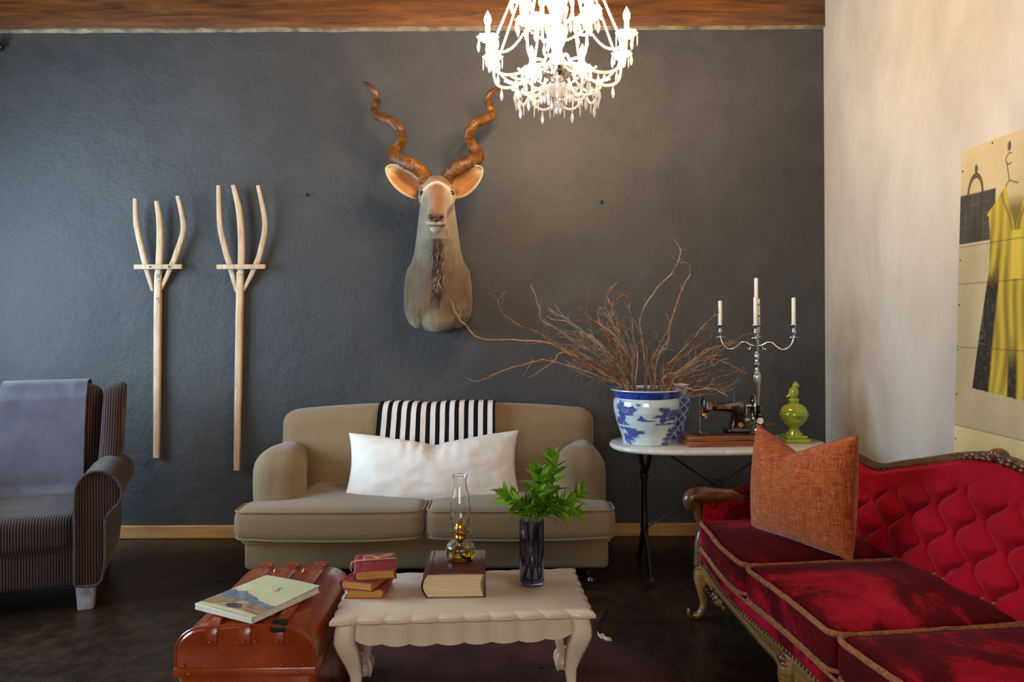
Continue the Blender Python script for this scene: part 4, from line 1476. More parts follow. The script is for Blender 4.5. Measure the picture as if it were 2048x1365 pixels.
def make_branches():
    rnd = random.Random(21)
    grp = 'dry branches in the blue and white planter'
    root_z = TZ + 0.05

    def branch(pts, r0, mat, label, twigs, wob=0.012, tw=(0.05, 0.16)):
        pts = spline(pts, 7)
        sd = rnd.random() * 99
        pts = [p + Vector((N3(i * 0.45, sd), N3(i * 0.45, sd, 5), N3(i * 0.45, sd, 9))) * wob * min(1, i / 5) for i, p in enumerate(pts)]
        r0 *= 1.2
        g = G().add(tube(pts, [r0, r0 * 0.85, r0 * 0.65, r0 * 0.4], 6))
        n = len(pts)
        for k in range(twigs):
            i = rnd.randint(int(n * 0.35), n - 2)
            d = (pts[i + 1] - pts[i]).normalized()
            side = d.cross(Vector((rnd.gauss(0, .5), rnd.gauss(0, 1), rnd.gauss(0, .5)))).normalized()
            ln = rnd.uniform(*tw)
            e1 = pts[i] + (d * 0.7 + side * 0.6) * ln * 0.5 + Vector((0, 0, 0.01))
            e2 = pts[i] + (d * 0.75 + side * 0.75) * ln + Vector((rnd.gauss(0, .01), rnd.gauss(0, .01), rnd.uniform(-.02, .03)))
            e2.y = min(e2.y, YW - 0.05)
            rr = r0 * (0.5 - 0.25 * i / n)
            tp = spline([pts[i], e1, e2], 4)
            g.add(tube(tp, [rr, rr * 0.7, rr * 0.35], 5))
            if rnd.random() < 0.5:
                j = 4
                s2 = (tp[j + 1] - tp[j]).normalized().cross(Vector((rnd.gauss(0, .4), 1, rnd.gauss(0, .4)))).normalized()
                g.add(tube([tp[j], tp[j] + (d + s2 * 0.8).normalized() * ln * 0.4], [rr * 0.6, rr * 0.25], 4))
        o = part('dry_branch', g, mat, None, 60, False)
        tag(o, label, 'branch', grp)
        return o

    def start(ang=None, rr=None):
        a = rnd.uniform(0, 2 * pi) if ang is None else ang
        r = rnd.uniform(0.02, 0.10) if rr is None else rr
        return Vector((POT.x + r * cos(a), POT.y + r * sin(a), root_z))

    def path(pxs, D0, D1):
        """from inside the pot out through its mouth, then along the photo's line"""
        first = P(pxs[0][0], pxs[0][1], D0)
        m = first - Vector((POT.x, POT.y, 0)); h = Vector((m.x, m.y, 0))
        if h.length > 0.13:
            h = h.normalized() * 0.13
        lip = Vector((POT.x + h.x, POT.y + h.y, TZ + 0.305))
        s = Vector((POT.x - h.x * 0.4, POT.y - h.y * 0.4, root_z))
        n = len(pxs)
        return [s, lip] + [P(x, y, D0 + (D1 - D0) * i / max(1, n - 1)) for i, (x, y) in enumerate(pxs)]
    # the ones one can follow singly
    named = [
        ([(1200, 745), (1110, 692), (1040, 681), (965, 678), (930, 650), (912, 625), (901, 599)], 4.1, 3.95, 0.0042, 'bark_pale', 'longest bare branch reaching left across the antelope chest', 2),
        ([(1190, 735), (1090, 672), (1040, 652), (1008, 628), (997, 602), (1012, 583)], 4.12, 4.0, 0.0042, 'bark', 'branch with hooked tip curling up between antelope and planter', 2),
        ([(1190, 750), (1105, 722), (1060, 726), (1000, 744), (955, 764), (932, 757)], 4.08, 3.95, 0.0038, 'bark_pale', 'low drooping branch reaching left with a small forked end', 2),
        ([(1290, 720), (1280, 640), (1310, 582), (1345, 545), (1361, 510), (1356, 488)], 4.12, 4.2, 0.0045, 'bark_grey', 'tallest bare branch rising from the planter', 3),
        ([(1300, 730), (1340, 650), (1360, 590), (1380, 545), (1374, 527), (1355, 526)], 4.1, 4.15, 0.0042, 'bark', 'tall branch bent over at its tip beside the tallest branch', 4),
        ([(1330, 740), (1375, 690), (1410, 650), (1437, 624)], 4.1, 4.0, 0.0058, 'bark', 'thick straight branch leaning right toward the candelabra', 3),
        ([(1240, 740), (1160, 690), (1110, 655), (1085, 643), (1078, 615), (1062, 570)], 4.1, 4.2, 0.0050, 'bark_grey', 'grey forked branch with upright tip left of the planter', 3),
        ([(1260, 720), (1238, 660), (1222, 610), (1215, 590), (1236, 563)], 4.12, 4.15, 0.0044, 'bark', 'branch looping at its tip straight above the planter rim', 5),
        ([(1245, 730), (1225, 640), (1232, 600), (1262, 588)], 4.08, 4.1, 0.0042, 'bark', 'russet branch with curled side twigs above the planter', 6),
        ([(1200, 742), (1130, 705), (1100, 730), (1056, 757)], 4.05, 3.95, 0.0036, 'bark_pale', 'pale broken branch end pointing down left of the planter', 1),
        ([(1350, 750), (1400, 720), (1440, 722), (1470, 735), (1496, 748)], 4.08, 4.05, 0.0042, 'bark', 'low branch spreading right in front of the candelabra stem', 7),
        ([(1350, 770), (1390, 780), (1425, 778), (1455, 793)], 4.08, 4.0, 0.0036, 'bark_pale', 'lowest branch drooping right toward the sewing machine', 4),
    ]
    for (pxs, d0, d1, r, mat, lb, tw) in named:
        branch(path(pxs, d0, d1), r, mat, lb, tw + 2, 0.007, (0.03, 0.09))
    # the thicket
    for k in range(64):
        t = rnd.random()
        if t < 0.5:      # swept to the left
            e = (rnd.uniform(1075, 1200), rnd.uniform(612, 735)); generic = 'short bare twiggy branch of the tangle swept left over the planter rim'
        elif t < 0.72:   # upright
            e = (rnd.uniform(1200, 1345), rnd.uniform(575, 690)); generic = 'short bare twiggy branch standing upright in the middle of the planter'
        else:            # swept to the right
            e = (rnd.uniform(1350, 1490), rnd.uniform(650, 775)); generic = 'short bare twiggy branch of the tangle swept right above the lattice vase'
        D1 = rnd.uniform(3.85, 4.45)
        pb = (1293 + (e[0] - 1293) * 0.38 + rnd.gauss(0, 8), 785 + (e[1] - 785) * 0.45 + rnd.gauss(0, 10))
        pc = (1293 + (e[0] - 1293) * 0.72 + rnd.gauss(0, 8), 785 + (e[1] - 785) * 0.78 + rnd.gauss(0, 10))
        d0 = 4.12 + (D1 - 4.12) * 0.4
        bk_ = rnd.choice(['bark', 'bark_grey', 'bark_grey', 'bark'])
        generic = generic.replace('short bare', 'short bare ' + ('russet' if bk_ == 'bark' else 'grey-brown'))
        branch(path([pb, pc, e], d0, D1), rnd.uniform(0.003, 0.0058), bk_, generic, rnd.randint(2, 6), 0.012, (0.04, 0.13))


make_branches()


def make_sewing_machine():
    bl = FL(1378, 896, TZ)
    ang = radians(3.5)
    S = thing('sewing_machine', 'black antique hand-crank sewing machine on wooden base beside planter', 'sewing machine', (bl.x, bl.y, TZ), ang)
    # local x to the right along the base, y to the back
    W, Dp, H = 0.475, 0.20, 0.058
    wbs = part('wooden_base', bbox(W, Dp, H * 0.52, 0.004, 2, (W / 2, Dp / 2, H * 0.26)), 'walnut', S)
    part('base_rim', bbox(W - 0.006, Dp - 0.006, H * 0.46, 0.006, 2, (W / 2, Dp / 2, H * 0.76)), 'walnut', S)
    part('bed_plate', bbox(0.38, 0.15, 0.006, 0.002, 2, (0.225, Dp / 2 + 0.01, H + 0.003)), 'machine_black', S)
    part('slide_plate', bbox(0.05, 0.06, 0.004, 0.001, 1, (0.10, Dp / 2 - 0.03, H + 0.007)), 'old_steel', S)
    k = 1 / 7.877 / (F_PX / 4.09)
    yc = Dp / 2 + 0.005

    def q(cx, cy):
        return (cx * k + 0.005, H + 0.004 + (705 - cy) * k)
    prof = [q(*p) for p in ((272, 175), (300, 150), (330, 190), (352, 232), (430, 248), (560, 240), (700, 224), (830, 206), (905, 218), (950, 250), (962, 330), (935, 420), (925, 500), (950, 580), (985, 650), (1010, 705), (685, 705), (715, 640), (745, 560), (765, 480), (752, 420), (715, 385), (640, 372), (420, 358), (372, 372), (330, 398), (318, 470), (275, 472))]
    part('arm_body', prism(prof, 0.068, 'y', 0.016, 4, yc), 'machine_black', S, 50)
    part('pillar_foot', rbox(0.13, 0.10, 0.03, 0.014, 10, 4, None, (q(840, 0)[0], yc, H + 0.018)), 'machine_black', S)
    x, z = q(370, 280)
    part('face_plate', rbox(0.032, 0.006, 0.046, 0.003, 8, 3, lambda p: Vector((p.x * (1 - 0.25 * max(0, p.z / 0.023)), p.y, p.z)), (x, yc - 0.037, z)), 'old_steel', S)
    x, z = q(386, 313)
    part('thumb_screw', lathe([(0.006, 0), (0.006, 0.006), (0.004, 0.008)], 12), 'chrome', S, True, False, (x, yc - 0.039, z), (radians(90), 0, 0))
    x, z = q(252, 0)
    part('needle_bar', tube([(x, yc, H + 0.006), (x, yc, q(0, 420)[1]), (x, yc, q(0, 130)[1])], [0.003, 0.0036, 0.0036], 8), 'chrome', S)
    part('presser_screw', lathe([(0.006, 0), (0.007, 0.004), (0.004, 0.009), (0.006, 0.013), (0.002, 0.016)], 12), 'chrome', S, True, False, (x, yc, q(0, 140)[1]))
    part('presser_foot', bbox(0.014, 0.026, 0.004, 0.001, 1, (x, yc - 0.006, H + 0.010)), 'chrome', S)
    g = G()
    x, z = q(300, 430)
    for i, (dx, dz, r) in enumerate(((-0.004, 0.004, 0.012), (0.006, -0.010, 0.009), (-0.014, 0.016, 0.006))):
        g.add(lathe([(r, 0), (r, 0.004), (r * 0.5, 0.006), (r * 0.9, 0.010), (r * 0.4, 0.014)], 14), Matrix.Translation((x + dx, yc - 0.034, z + dz)) @ Matrix.Rotation(radians(90), 4, 'X'))
    g.add(tube(spline([(x - 0.014, yc - 0.04, z + 0.016), (x - 0.026, yc - 0.045, z + 0.03), (x - 0.03, yc - 0.04, z + 0.01), (x - 0.018, yc - 0.04, z - 0.012)], 5), 0.0012, 6))
    part('thread_tension', g, 'brass', S)
    for cx, top in ((503, 138), (797, 100)):
        x, z = q(cx, 235)
        part('spool_pin', tube([(x, yc, z - 0.008), (x, yc, q(0, top)[1])], 0.002, 6), 'chrome', S)
    # handwheel
    x, z = q(1100, 292)
    RW = 0.064
    tilt = Matrix.Translation((x, yc, z)) @ Matrix.Rotation(radians(-17), 4, 'Z') @ Matrix.Rotation(radians(90), 4, 'Y')
    g = G().add(lathe([(RW - 0.012, -0.008), (RW - 0.003, -0.010), (RW, -0.004), (RW, 0.004), (RW - 0.003, 0.010), (RW - 0.012, 0.008), (RW - 0.012, -0.008)], 40, False), tilt)
    hw = part('handwheel', g, 'machine_black', S, 50)
    g = G().add(tube([(RW * cos(a * pi / 16), RW * sin(a * pi / 16), 0.008) for a in range(32)], 0.0032, 6, True), tilt)
    part('wheel_rim', g, 'chrome', hw)
    for kk in range(3):
        a = 2 * pi * kk / 3 + 0.4
        g = G().add(tube([(0.008 * cos(a), 0.008 * sin(a), 0), ((RW - 0.008) * cos(a), (RW - 0.008) * sin(a), 0)], [0.006, 0.004], 8), tilt)
        part('spoke', g, 'machine_black', hw)
    g = G().add(lathe([(0.004, -0.04), (0.014, -0.036), (0.016, 0.012), (0.009, 0.018), (0.004, 0.02)], 16), tilt)
    part('wheel_hub', g, 'old_steel', hw)
    # gear cover and crank
    x, z = q(1215, 440)
    tg = Matrix.Translation((x, yc + 0.004, z)) @ Matrix.Rotation(radians(-17), 4, 'Z') @ Matrix.Rotation(radians(90), 4, 'Y')
    part('gear_cover', G().add(lathe([(0.002, -0.022), (0.04, -0.02), (0.053, -0.012), (0.056, 0.0), (0.05, 0.011), (0.03, 0.016), (0.002, 0.017)], 28), tg), 'machine_black', S, 60)
    x, z = q(1162, 512)
    part('crank_boss', lathe([(0.017, 0), (0.017, 0.004), (0.010, 0.005), (0.009, 0.002)], 20), 'ivory', S, True, False, (x, yc - 0.05, z), (radians(90), 0, radians(-30)))
    part('crank_arm', tube([(q(1120, 0)[0], yc - 0.035, q(0, 512)[1]), (q(1180, 0)[0], yc - 0.046, q(0, 560)[1]), (q(1245, 0)[0], yc - 0.046, q(0, 572)[1])], [0.008, 0.006, 0.0045], 8), 'machine_black', S)
    x0, z0 = q(1240, 572); x1, z1 = q(1390, 578)
    gp = tube([(x0 + (x1 - x0) * t, yc - 0.046 - 0.006 * t, z0 + (z1 - z0) * t) for t in (0, .06, .12, .3, .6, .85, .97, 1)], [0.005, 0.006, 0.0045, 0.007, 0.0095, 0.0095, 0.006, 0.002], 12)
    part('crank_handle', gp, 'grip_wood', S)
    # bobbin winder
    g = G()
    x, z = q(960, 380)
    g.add(bbox(0.009, 0.008, 0.062, 0.002, 1, (x, yc - 0.04, z)))
    x, z = q(968, 520)
    g.add(bbox(0.028, 0.012, 0.036, 0.003, 2, (x, yc - 0.044, z)))
    x, z = q(1050, 420)
    for dx, dz, r in ((0, 0, 0.011), (0.004, -0.022, 0.013), (0.0, 0.024, 0.008), (-0.004, -0.046, 0.008)):
        g.add(sphere(r, (x + dx, yc - 0.04, z + dz), (0.8, 1, 1.1), 12, 8))
    part('bobbin_winder', g, 'old_steel', S)
    x, z = q(872, 580)
    part('emblem', lathe([(0.002, 0.003), (0.012, 0.003), (0.014, 0.0), (0.012, -0.001)], 20), 'gold', S, True, False, (x, yc - 0.034, z), (radians(90), 0, 0))
    # gold lettering
    cu = bpy.data.curves.new('maker_name', 'FONT'); cu.body = 'GRITZNER'; cu.size = 0.020; cu.extrude = 0.0004; cu.align_x = 'LEFT'
    to = bpy.data.objects.new('maker_name_tmp', cu); COL.objects.link(to)
    dg = bpy.context.evaluated_depsgraph_get(); dg.update()
    me = bpy.data.meshes.new_from_object(to.evaluated_get(dg)); me.name = 'maker_name'
    bpy.data.objects.remove(to, do_unlink=True)
    me.materials.clear()
    x, z = q(486, 322)
    x1, _ = q(728, 300)
    wid = max(v.co.x for v in me.vertices)
    for v in me.vertices:
        v.co.x *= (x1 - x) / wid
    o = link('lettering', me, 'gold', S, (x, yc - 0.0348, z), (radians(90), 0, 0))
    o['label'] = 'gold maker name lettering'


make_sewing_machine()


def make_candelabra():
    ctr = P(1514, 880, 4.315); x0, y0 = ctr.x, ctr.y
    C = thing('candelabra', 'tall silver five-light candelabra behind the sewing machine', 'candelabra', (x0, y0, TZ))

    def zz(py):
        return P(1514, py, 4.315).z - TZ
    part('base', lathe([(0.001, 0.0), (0.085, 0.0), (0.088, 0.006), (0.078, 0.014), (0.05, 0.024), (0.03, 0.045), (0.022, 0.075), (0.024, 0.085), (0.015, 0.095)], 36), 'pewter', C)
    s = [(0.014, 0.09), (0.016, 0.12), (0.0145, 0.17), (0.016, zz(795)), (0.022, zz(770)), (0.0258, zz(755)), (0.024, zz(748)), (0.014, zz(743)), (0.012, zz(736)), (0.013, zz(733)), (0.019, zz(730)), (0.019, zz(728)), (0.012, zz(724)), (0.013, zz(718)), (0.017, zz(712)), (0.012, zz(707)), (0.009, zz(704)), (0.013, zz(700)), (0.0135, zz(690)), (0.010, zz(685)), (0.009, zz(676)), (0.014, zz(670)), (0.011, zz(664)), (0.008, zz(655)), (0.015, zz(648)), (0.016, zz(640)), (0.009, zz(636)), (0.026, zz(634)), (0.026, zz(633)), (0.010, zz(630)), (0.013, zz(620)), (0.010, zz(614)), (0.020, zz(609)), (0.020, zz(608)), (0.011, zz(609.5))]
    part('stem', lathe(s, 28), 'pewter', C, 40)
    R = 0.201
    ac = [(0.008, zz(692)), (0.035, zz(690)), (0.058, zz(685)), (0.085, zz(686)), (0.11, zz(694)), (0.137, zz(699)), (0.165, zz(697)), (0.188, zz(688)), (0.199, zz(678)), (R, zz(675))]
    sc = [(0.020, zz(691)), (0.032, zz(695)), (0.037, zz(700)), (0.048, zz(700)), (0.052, zz(697))]
    a0 = atan2(-y0, -x0) + pi / 2 - 0.02      # front arm points at the room
    candle_z = zz(652)
    names = ['candle nearest the camera, in front of the candelabra stem', 'white taper candle on the candelabra arm nearest the green bird finial', 'candle on the rear arm hidden behind the candelabra stem', 'white taper candle on the candelabra arm nearest the dry branches']
    angs = [a0 - pi / 2, a0, a0 + pi / 2 - 0.03, pi + a0]
    for a, lb in zip(angs, names):
        ca, sa = cos(a), sin(a)

        def at(r, z):
            return (r * ca, r * sa, z)
        g = G().add(tube(spline([at(r, z) for r, z in ac], 5), [0.008, 0.006, 0.006, 0.0065, 0.006], 10)).add(tube(spline([at(r, z) for r, z in sc], 5), [0.006, 0.005, 0.0045, 0.006], 8))
        A = part('arm', g, 'pewter', C)
        part('drip_pan', lathe([(0.006, zz(677)), (0.026, zz(676)), (0.033, zz(675)), (0.033, zz(674)), (0.006, zz(674.5))], 24), 'pewter', A, True, False, at(R, 0))
        part('candle_cup', lathe([(0.008, zz(675)), (0.007, zz(670)), (0.013, zz(666)), (0.014, zz(663)), (0.010, zz(660)), (0.012, zz(655)), (0.016, zz(652)), (0.026, zz(650.5)), (0.026, zz(649.8)), (0.012, zz(650.5)), (0.0115, zz(652))], 24), 'pewter', A, True, False, at(R, 0))
        # candle: its own thing
        hgt = {0: 0.158, 1: 0.158, 2: 0.16, 3: 0.146}[names.index(lb)]
        T = thing('taper_candle', lb, 'candle', (x0 + R * ca, y0 + R * sa, TZ + zz(651.8)), 0, 'white candles in the candelabra')
        part('wax', lathe([(0.011, 0), (0.0112, 0.002), (0.0108, hgt - 0.003), (0.0095, hgt), (0.003, hgt - 0.001)], 18), 'wax', T)
        part('wick', tube([(0, 0, hgt - 0.002), (0.001, 0, hgt + 0.006)], 0.0009, 5), 'wick', T)
    hgt = zz(557) - zz(609.5)
    T = thing('taper_candle', 'tallest white taper candle at the top centre of the candelabra', 'candle', (x0, y0, TZ + zz(609.5) + 0.001), 0, 'white candles in the candelabra')
    part('wax', lathe([(0.0105, 0), (0.0108, 0.002), (0.0108, hgt - 0.003), (0.0095, hgt), (0.003, hgt - 0.001)], 18), 'wax', T)
    part('wick', tube([(0, 0, hgt - 0.002), (0.001, 0, hgt + 0.006)], 0.0009, 5), 'wick', T)


make_candelabra()


def make_bird_finial():
    ctr = FL(1588, 884, TZ)
    B = thing('bird_finial', 'lime green glazed ceramic ball finial topped with a small bird', 'ornament', (ctr.x, ctr.y, TZ))
    k = 4.15 / F_PX
    part('plinth', rbox(0.135, 0.135, 0.022, 0.005, 8, 2, None, (0.0, 0, 0.011)), 'green_glaze', B)
    part('plinth_step', rbox(0.112, 0.112, 0.018, 0.006, 8, 2, None, (0, 0, 0.03)), 'green_glaze', B)
    part('ball', lathe([(0.048, 0.036), (0.045, 0.046), (0.030, 0.060), (0.026, 0.075), (0.030, 0.088), (0.045, 0.096), (0.064, 0.116), (0.073, 0.138), (0.0745, 0.147), (0.079, 0.149), (0.079, 0.153), (0.0745, 0.155), (0.073, 0.168), (0.064, 0.187), (0.048, 0.202), (0.034, 0.209), (0.026, 0.212), (0.026, 0.222), (0.030, 0.228), (0.028, 0.236), (0.022, 0.241)], 36), 'green_glaze', B, 50)
    v, f = remeshed([sphere(0.028, (0, 0, 0.272), (0.95, 0.9, 1.15), 16, 12), sphere(0.019, (0.010, -0.003, 0.310), (1, 1, 1), 14, 10), sphere(0.017, (-0.004, 0, 0.25), (1.2, 1.2, 0.9)), tube([(-0.015, 0, 0.262), (-0.042, 0.0, 0.246)], [0.013, 0.006], 8),
                     tube([(0.010, -0.006, 0.322), (0.004, -0.008, 0.338)], [0.008, 0.002], 8)], 0.0028, 3)
    b = part('bird', (v, f), 'green_glaze', B, 70)
    for s in (-1, 1):
        part('wing', sphere(0.017, (-0.009, s * 0.02, 0.272), (0.75, 0.5, 1.35), 12, 8), 'green_glaze', b)


make_bird_finial()


# ================================================================== RED VELVET SOFA
RS_A = radians(6.5)
RS_O = Vector((0.835, 3.47, 0))
RS_L = 1.97
RS_ROT = RS_A - pi / 2


def rs_world(u, v, z):
    return Vector((RS_O.x + u * sin(RS_A) + v * cos(RS_A), RS_O.y - u * cos(RS_A) + v * sin(RS_A), z))


def make_red_sofa():
    L = RS_L
    S = thing('velvet_sofa', 'antique red velvet sofa with tufted back and carved wooden frame', 'sofa', RS_O, RS_ROT)

    def vf(u):
        """serpentine front"""
        t = u / L
        return -0.055 * sin(pi * t) ** 1.4 + 0.012 * cos(2 * pi * t * 2)

    def ztop(u):
        t = abs(u / L - 0.5) * 2          # 0 centre, 1 ends
        return 0.735 + 0.145 * exp(-(t / 0.42) ** 2) - 0.018 * exp(-((t - 0.62) / 0.1) ** 2) + 0.012 * exp(-((t - 0.86) / 0.1) ** 2) - 0.05 * max(0, (t - 0.9) / 0.1)

    def vb(u, z):
        """front face of the back"""
        t = abs(u / L - 0.5) * 2
        return 0.585 + 0.30 * (z - 0.42) - 0.10 * max(0, (t - 0.80) / 0.2) ** 2
    us = [L * i / 60 for i in range(61)]
    # front rail
    rings = []
    for u in us:
        t = u / L
        zb = 0.205 - 0.018 * cos(2 * pi * t * 2) - (0.03 if min(abs(t - q) for q in (0.0, 0.5, 1.0)) < 0.04 else 0)
        f = vf(u) + 0.015
        rings.append([(u, f, zb), (u, f - 0.008, zb + 0.02), (u, f - 0.004, zb + 0.03), (u, f - 0.012, 0.262), (u, f - 0.004, 0.272), (u, f + 0.03, 0.272), (u, f + 0.03, zb)])
    fr = part('front_rail', loft(rings), 'oak_rail', S, 30, True)
    for v in (0.70,):
        part('back_rail', bbox(L, 0.04, 0.08, 0.006, 2, (L / 2, 0.70, 0.235)), 'oak_rail', S)
    for u in (0.02, L - 0.02):
        part('side_rail', bbox(0.04, 0.66, 0.08, 0.006, 2, (u, 0.37, 0.235)), 'oak_rail', S)
    # upholstered band above the rail
    rings = []
    for u in us:
        f = vf(u) + 0.004
        rings.append([(u, f + 0.01, 0.268), (u, f, 0.28), (u, f - 0.006, 0.305), (u, f + 0.006, 0.33), (u, f + 0.03, 0.335), (u, 0.69, 0.335), (u, 0.69, 0.268)])
    part('seat_deck', loft(rings), 'velvet', S, 40, True)
    # nailheads along the rail
    g = G()
    n = 84
    for i in range(n):
        u = 0.01 + (L - 0.02) * i / (n - 1)
        g.add(sphere(0.0055, (u, vf(u) - 0.002, 0.276), (1, 0.6, 1), 6, 4))
    for i in range(36):
        g.add(sphere(0.005, (0.002, 0.02 + 0.62 * i / 35, 0.276), (0.6, 1, 1), 6, 4))
    part('nailhead_trim', g, 'studs', S, True, False, None, None, None, True)
    # edge gimp under the cushions
    part('gimp', tube([(u, vf(u) - 0.004, 0.333) for u in us], 0.006, 6), 'fringe', S)
    # carved ornaments on the rail
    def carving(u, wdt, parent, z=0.235):
        g = G()
        for k in range(9):
            t = k / 4 - 1
            r = 0.016 * (1 - 0.5 * abs(t))
            g.add(sphere(r, (u + t * wdt, vf(u + t * wdt) - 0.004, z + 0.008 * sin(k * 2.1) - 0.01 * (abs(t) < 0.3)), (1.2, 0.7, 0.9), 8, 6))
            g.add(sphere(r * 0.6, (u + t * wdt + 0.012, vf(u) - 0.012, z - 0.018 * (1 - abs(t))), (1, 0.7, 1), 7, 5))
        part('carving', g, 'carved', parent)
    carving(0.36, 0.10, fr, 0.225); carving(L - 0.36, 0.10, fr, 0.225)
    # cabriole front legs
    for u, hv in ((0.035, 0.03), (L / 2, -0.03), (L - 0.035, 0.03)):
        s = -1 if u < L / 2 - 0.1 else (1 if u > L / 2 + 0.1 else 0)
        lp = spline([(u, hv + 0.01, 0.26), (u + s * 0.006, hv - 0.008, 0.20), (u - s * 0.0, hv - 0.004, 0.13), (u, hv + 0.004, 0.07), (u + s * 0.004, hv - 0.012, 0.03), (u + s * 0.010, hv - 0.035, 0.016)], 7)
        lg = part('front_leg', tube(lp, [0.036, 0.034, 0.023, 0.0165, 0.015, 0.016], 12), 'oak_rail', S)
        # scroll toe
        g = G()
        sp = [(u + s * 0.012, hv - 0.045 + (0.022 - 0.0045 * a / 1.2) * cos(a + 2.2), 0.028 + (0.022 - 0.0045 * a / 1.2) * sin(a + 2.2) * 1.0) for a in [0.35 * k for k in range(15)]]
        g.add(tube(sp, [0.010, 0.009, 0.008, 0.006], 8))
        part('scroll_toe', g, 'carved', lg)
        g = G()
        for k in range(7):
            g.add(sphere(0.017 - 0.0014 * k, (u + s * 0.004 + 0.008 * sin(k * 2.4), hv - 0.028 + 0.004 * k, 0.255 - 0.017 * k), (1.25, 0.8, 0.85), 8, 6))
        part('knee_carving', g, 'carved', lg)
    for u in (0.05, L - 0.05):
        part('back_leg', tube(spline([(u, 0.68, 0.26), (u, 0.70, 0.13), (u, 0.74, 0.0)], 6), [0.026, 0.02, 0.017], 10), 'oak_rail', S)
    # three loose seat cushions edged with chenille
    cw = (L - 0.10) / 3
    for k in range(3):
        uc = 0.05 + cw * (k + 0.5)

        def fn(p, uc=uc, k=k):
            uu = p.x / (cw / 2); q = p.copy()
            t = sstep(0.3, -0.3, p.y)
            q.y = p.y + (vf(uc + p.x) - 0.006) * t
            if p.z > 0:
                q.z += 0.022 * (1 - uu * uu) * (1 - (p.y / 0.31) ** 2) + 0.006 * N3(p.x * 5, p.y * 5, k)
            return q
        base = (uc, 0.29, 0.40)
        cu = part('seat_cushion', rbox(cw - 0.006, 0.585, 0.125, 0.04, 22, 5, fn, base), 'velvet', S, 60)
        for zz, nm in ((0.047, 'cushion_fringe'), (-0.05, 'cushion_fringe')):
            loop = resample(rrect(cw - 0.008, 0.58, 0.05, 5), 0.02)
            pp = [Vector(base) + fn(Vector((q[0], q[1], zz))) + Vector((0, 0, 0.008 if zz > 0 else -0.004)) + 0.0025 * Vector((N3(i * .9), N3(i * .9, 4), N3(i * .9, 8))) for i, q in enumerate(loop)]
            part(nm, tube(pp, 0.0095 if zz > 0 else 0.007, 7, True), 'fringe', cu)
    # tufted back
    cc_, hch, Z1 = 0.118, 0.15, 0.47      # channel width, button spacing, height of the lowest buttons

    def crease(k, z):
        """wavy vertical seam number k; neighbours sway in opposite directions"""
        return k * cc_ + (1 if k % 2 else -1) * 0.30 * cc_ * cos(2 * pi * (z - Z1) / hch)

    def tuft(u, z):
        zt = ztop(u)
        m = sstep(zt - 0.065, zt - 0.125, z) * sstep(0.03, 0.10, min(u, L - u))
        k0 = int(u / cc_)
        ks = sorted(crease(k, z) for k in (k0 - 1, k0, k0 + 1, k0 + 2))
        a = max([q for q in ks if q <= u], default=ks[0]); b = min([q for q in ks if q > u], default=ks[-1])
        wd = max(1e-4, b - a); t = (u - a) / wd
        puff = 0.058 * (max(0, 4 * t * (1 - t))) ** 0.45 * (0.42 + 0.58 * min(1, wd / (1.5 * cc_)))
        return puff * m + (1 - m) * 0.036

    def fb(s, t):
        u = 0.015 + (L - 0.03) * s
        zt = ztop(u)
        z = 0.36 + (zt - 0.36) * t
        edge = sstep(0, 0.05, 1 - t)
        return (u, vb(u, z) - tuft(u, z) * (0.35 + 0.65 * edge), z)
    bk = part('backrest', sheet(fb, 340, 90, 0.0), 'velvet_back', S, 75)
    # solid behind the tufting
    rings = []
    for u in us:
        zt = ztop(u) - 0.004
        uu = min(max(u, 0.012), L - 0.012)
        rings.append([(uu, vb(u, 0.36) + 0.004, 0.30), (uu, vb(u, zt) + 0.004, zt), (uu, vb(u, zt) + 0.045, zt), (uu, vb(u, 0.36) + 0.07, 0.30)])
    part('back_panel', loft(rings), 'velvet', S, 30, True)
    bm = mesh_of('tuft_button', sphere(0.011, (0, 0, 0), (1, 0.6, 1), 10, 6))
    bm.materials.append(M['velvet_back'])
    for k in range(0, 18):
        for j in range(0, 8):
            z = Z1 + hch * j / 2
            u = crease(k, z)
            if (j + k) % 2 == 0 and 0.09 < u < L - 0.09 and z < ztop(u) - 0.10:
                link('button', bm, None, bk, (u, vb(u, z) - 0.004, z))
    # carved crest rail
    cp = [(u, vb(u, ztop(u)) + 0.014, ztop(u) + 0.008) for u in us]
    cr = part('crest_rail', tube(cp, 0.024, 10), 'carved', S)
    g = G()
    for i in range(120):
        u = 0.03 + (L - 0.06) * i / 119
        g.add(sphere(0.0045, (u, vb(u, ztop(u)) - 0.018, ztop(u) - 0.012), (1, 1, 1), 6, 4))
    part('crest_nailheads', g, 'studs', cr, True, False, None, None, None, True)

    def leafwork(u0, spread, big, cnt, seed):
        rr = random.Random(seed)
        g = G()
        g.add(sphere(big, (u0, vb(u0, ztop(u0)) + 0.004, ztop(u0) + big * 0.75), (1.15, 0.8, 0.75), 12, 8))
        for k in range(6):
            a = pi * k / 5
            g.add(sphere(big * 0.42, (u0 + big * 0.8 * cos(a), vb(u0, ztop(u0)) - 0.014, ztop(u0) + big * (0.5 + 0.45 * sin(a))), (1.1, 0.7, 0.8), 8, 6))
        for k in range(cnt):
            for s in (-1, 1):
                t = (k + 1) / cnt
                u = u0 + s * spread * t
                r = big * (0.62 - 0.38 * t)
                g.add(sphere(r, (u, vb(u, ztop(u)) - 0.004, ztop(u) + 0.016 + 0.008 * sin(k * 2.3)), (1.7, 0.8, 0.7), 9, 6))
                g.add(sphere(r * 0.6, (u + 0.012, vb(u, ztop(u)) - 0.02, ztop(u) + 0.010), (1.4, 0.7, 0.7), 8, 5))
        part('carved_leaf', g, 'carved', cr)
    leafwork(L / 2, 0.20, 0.034, 7, 1)
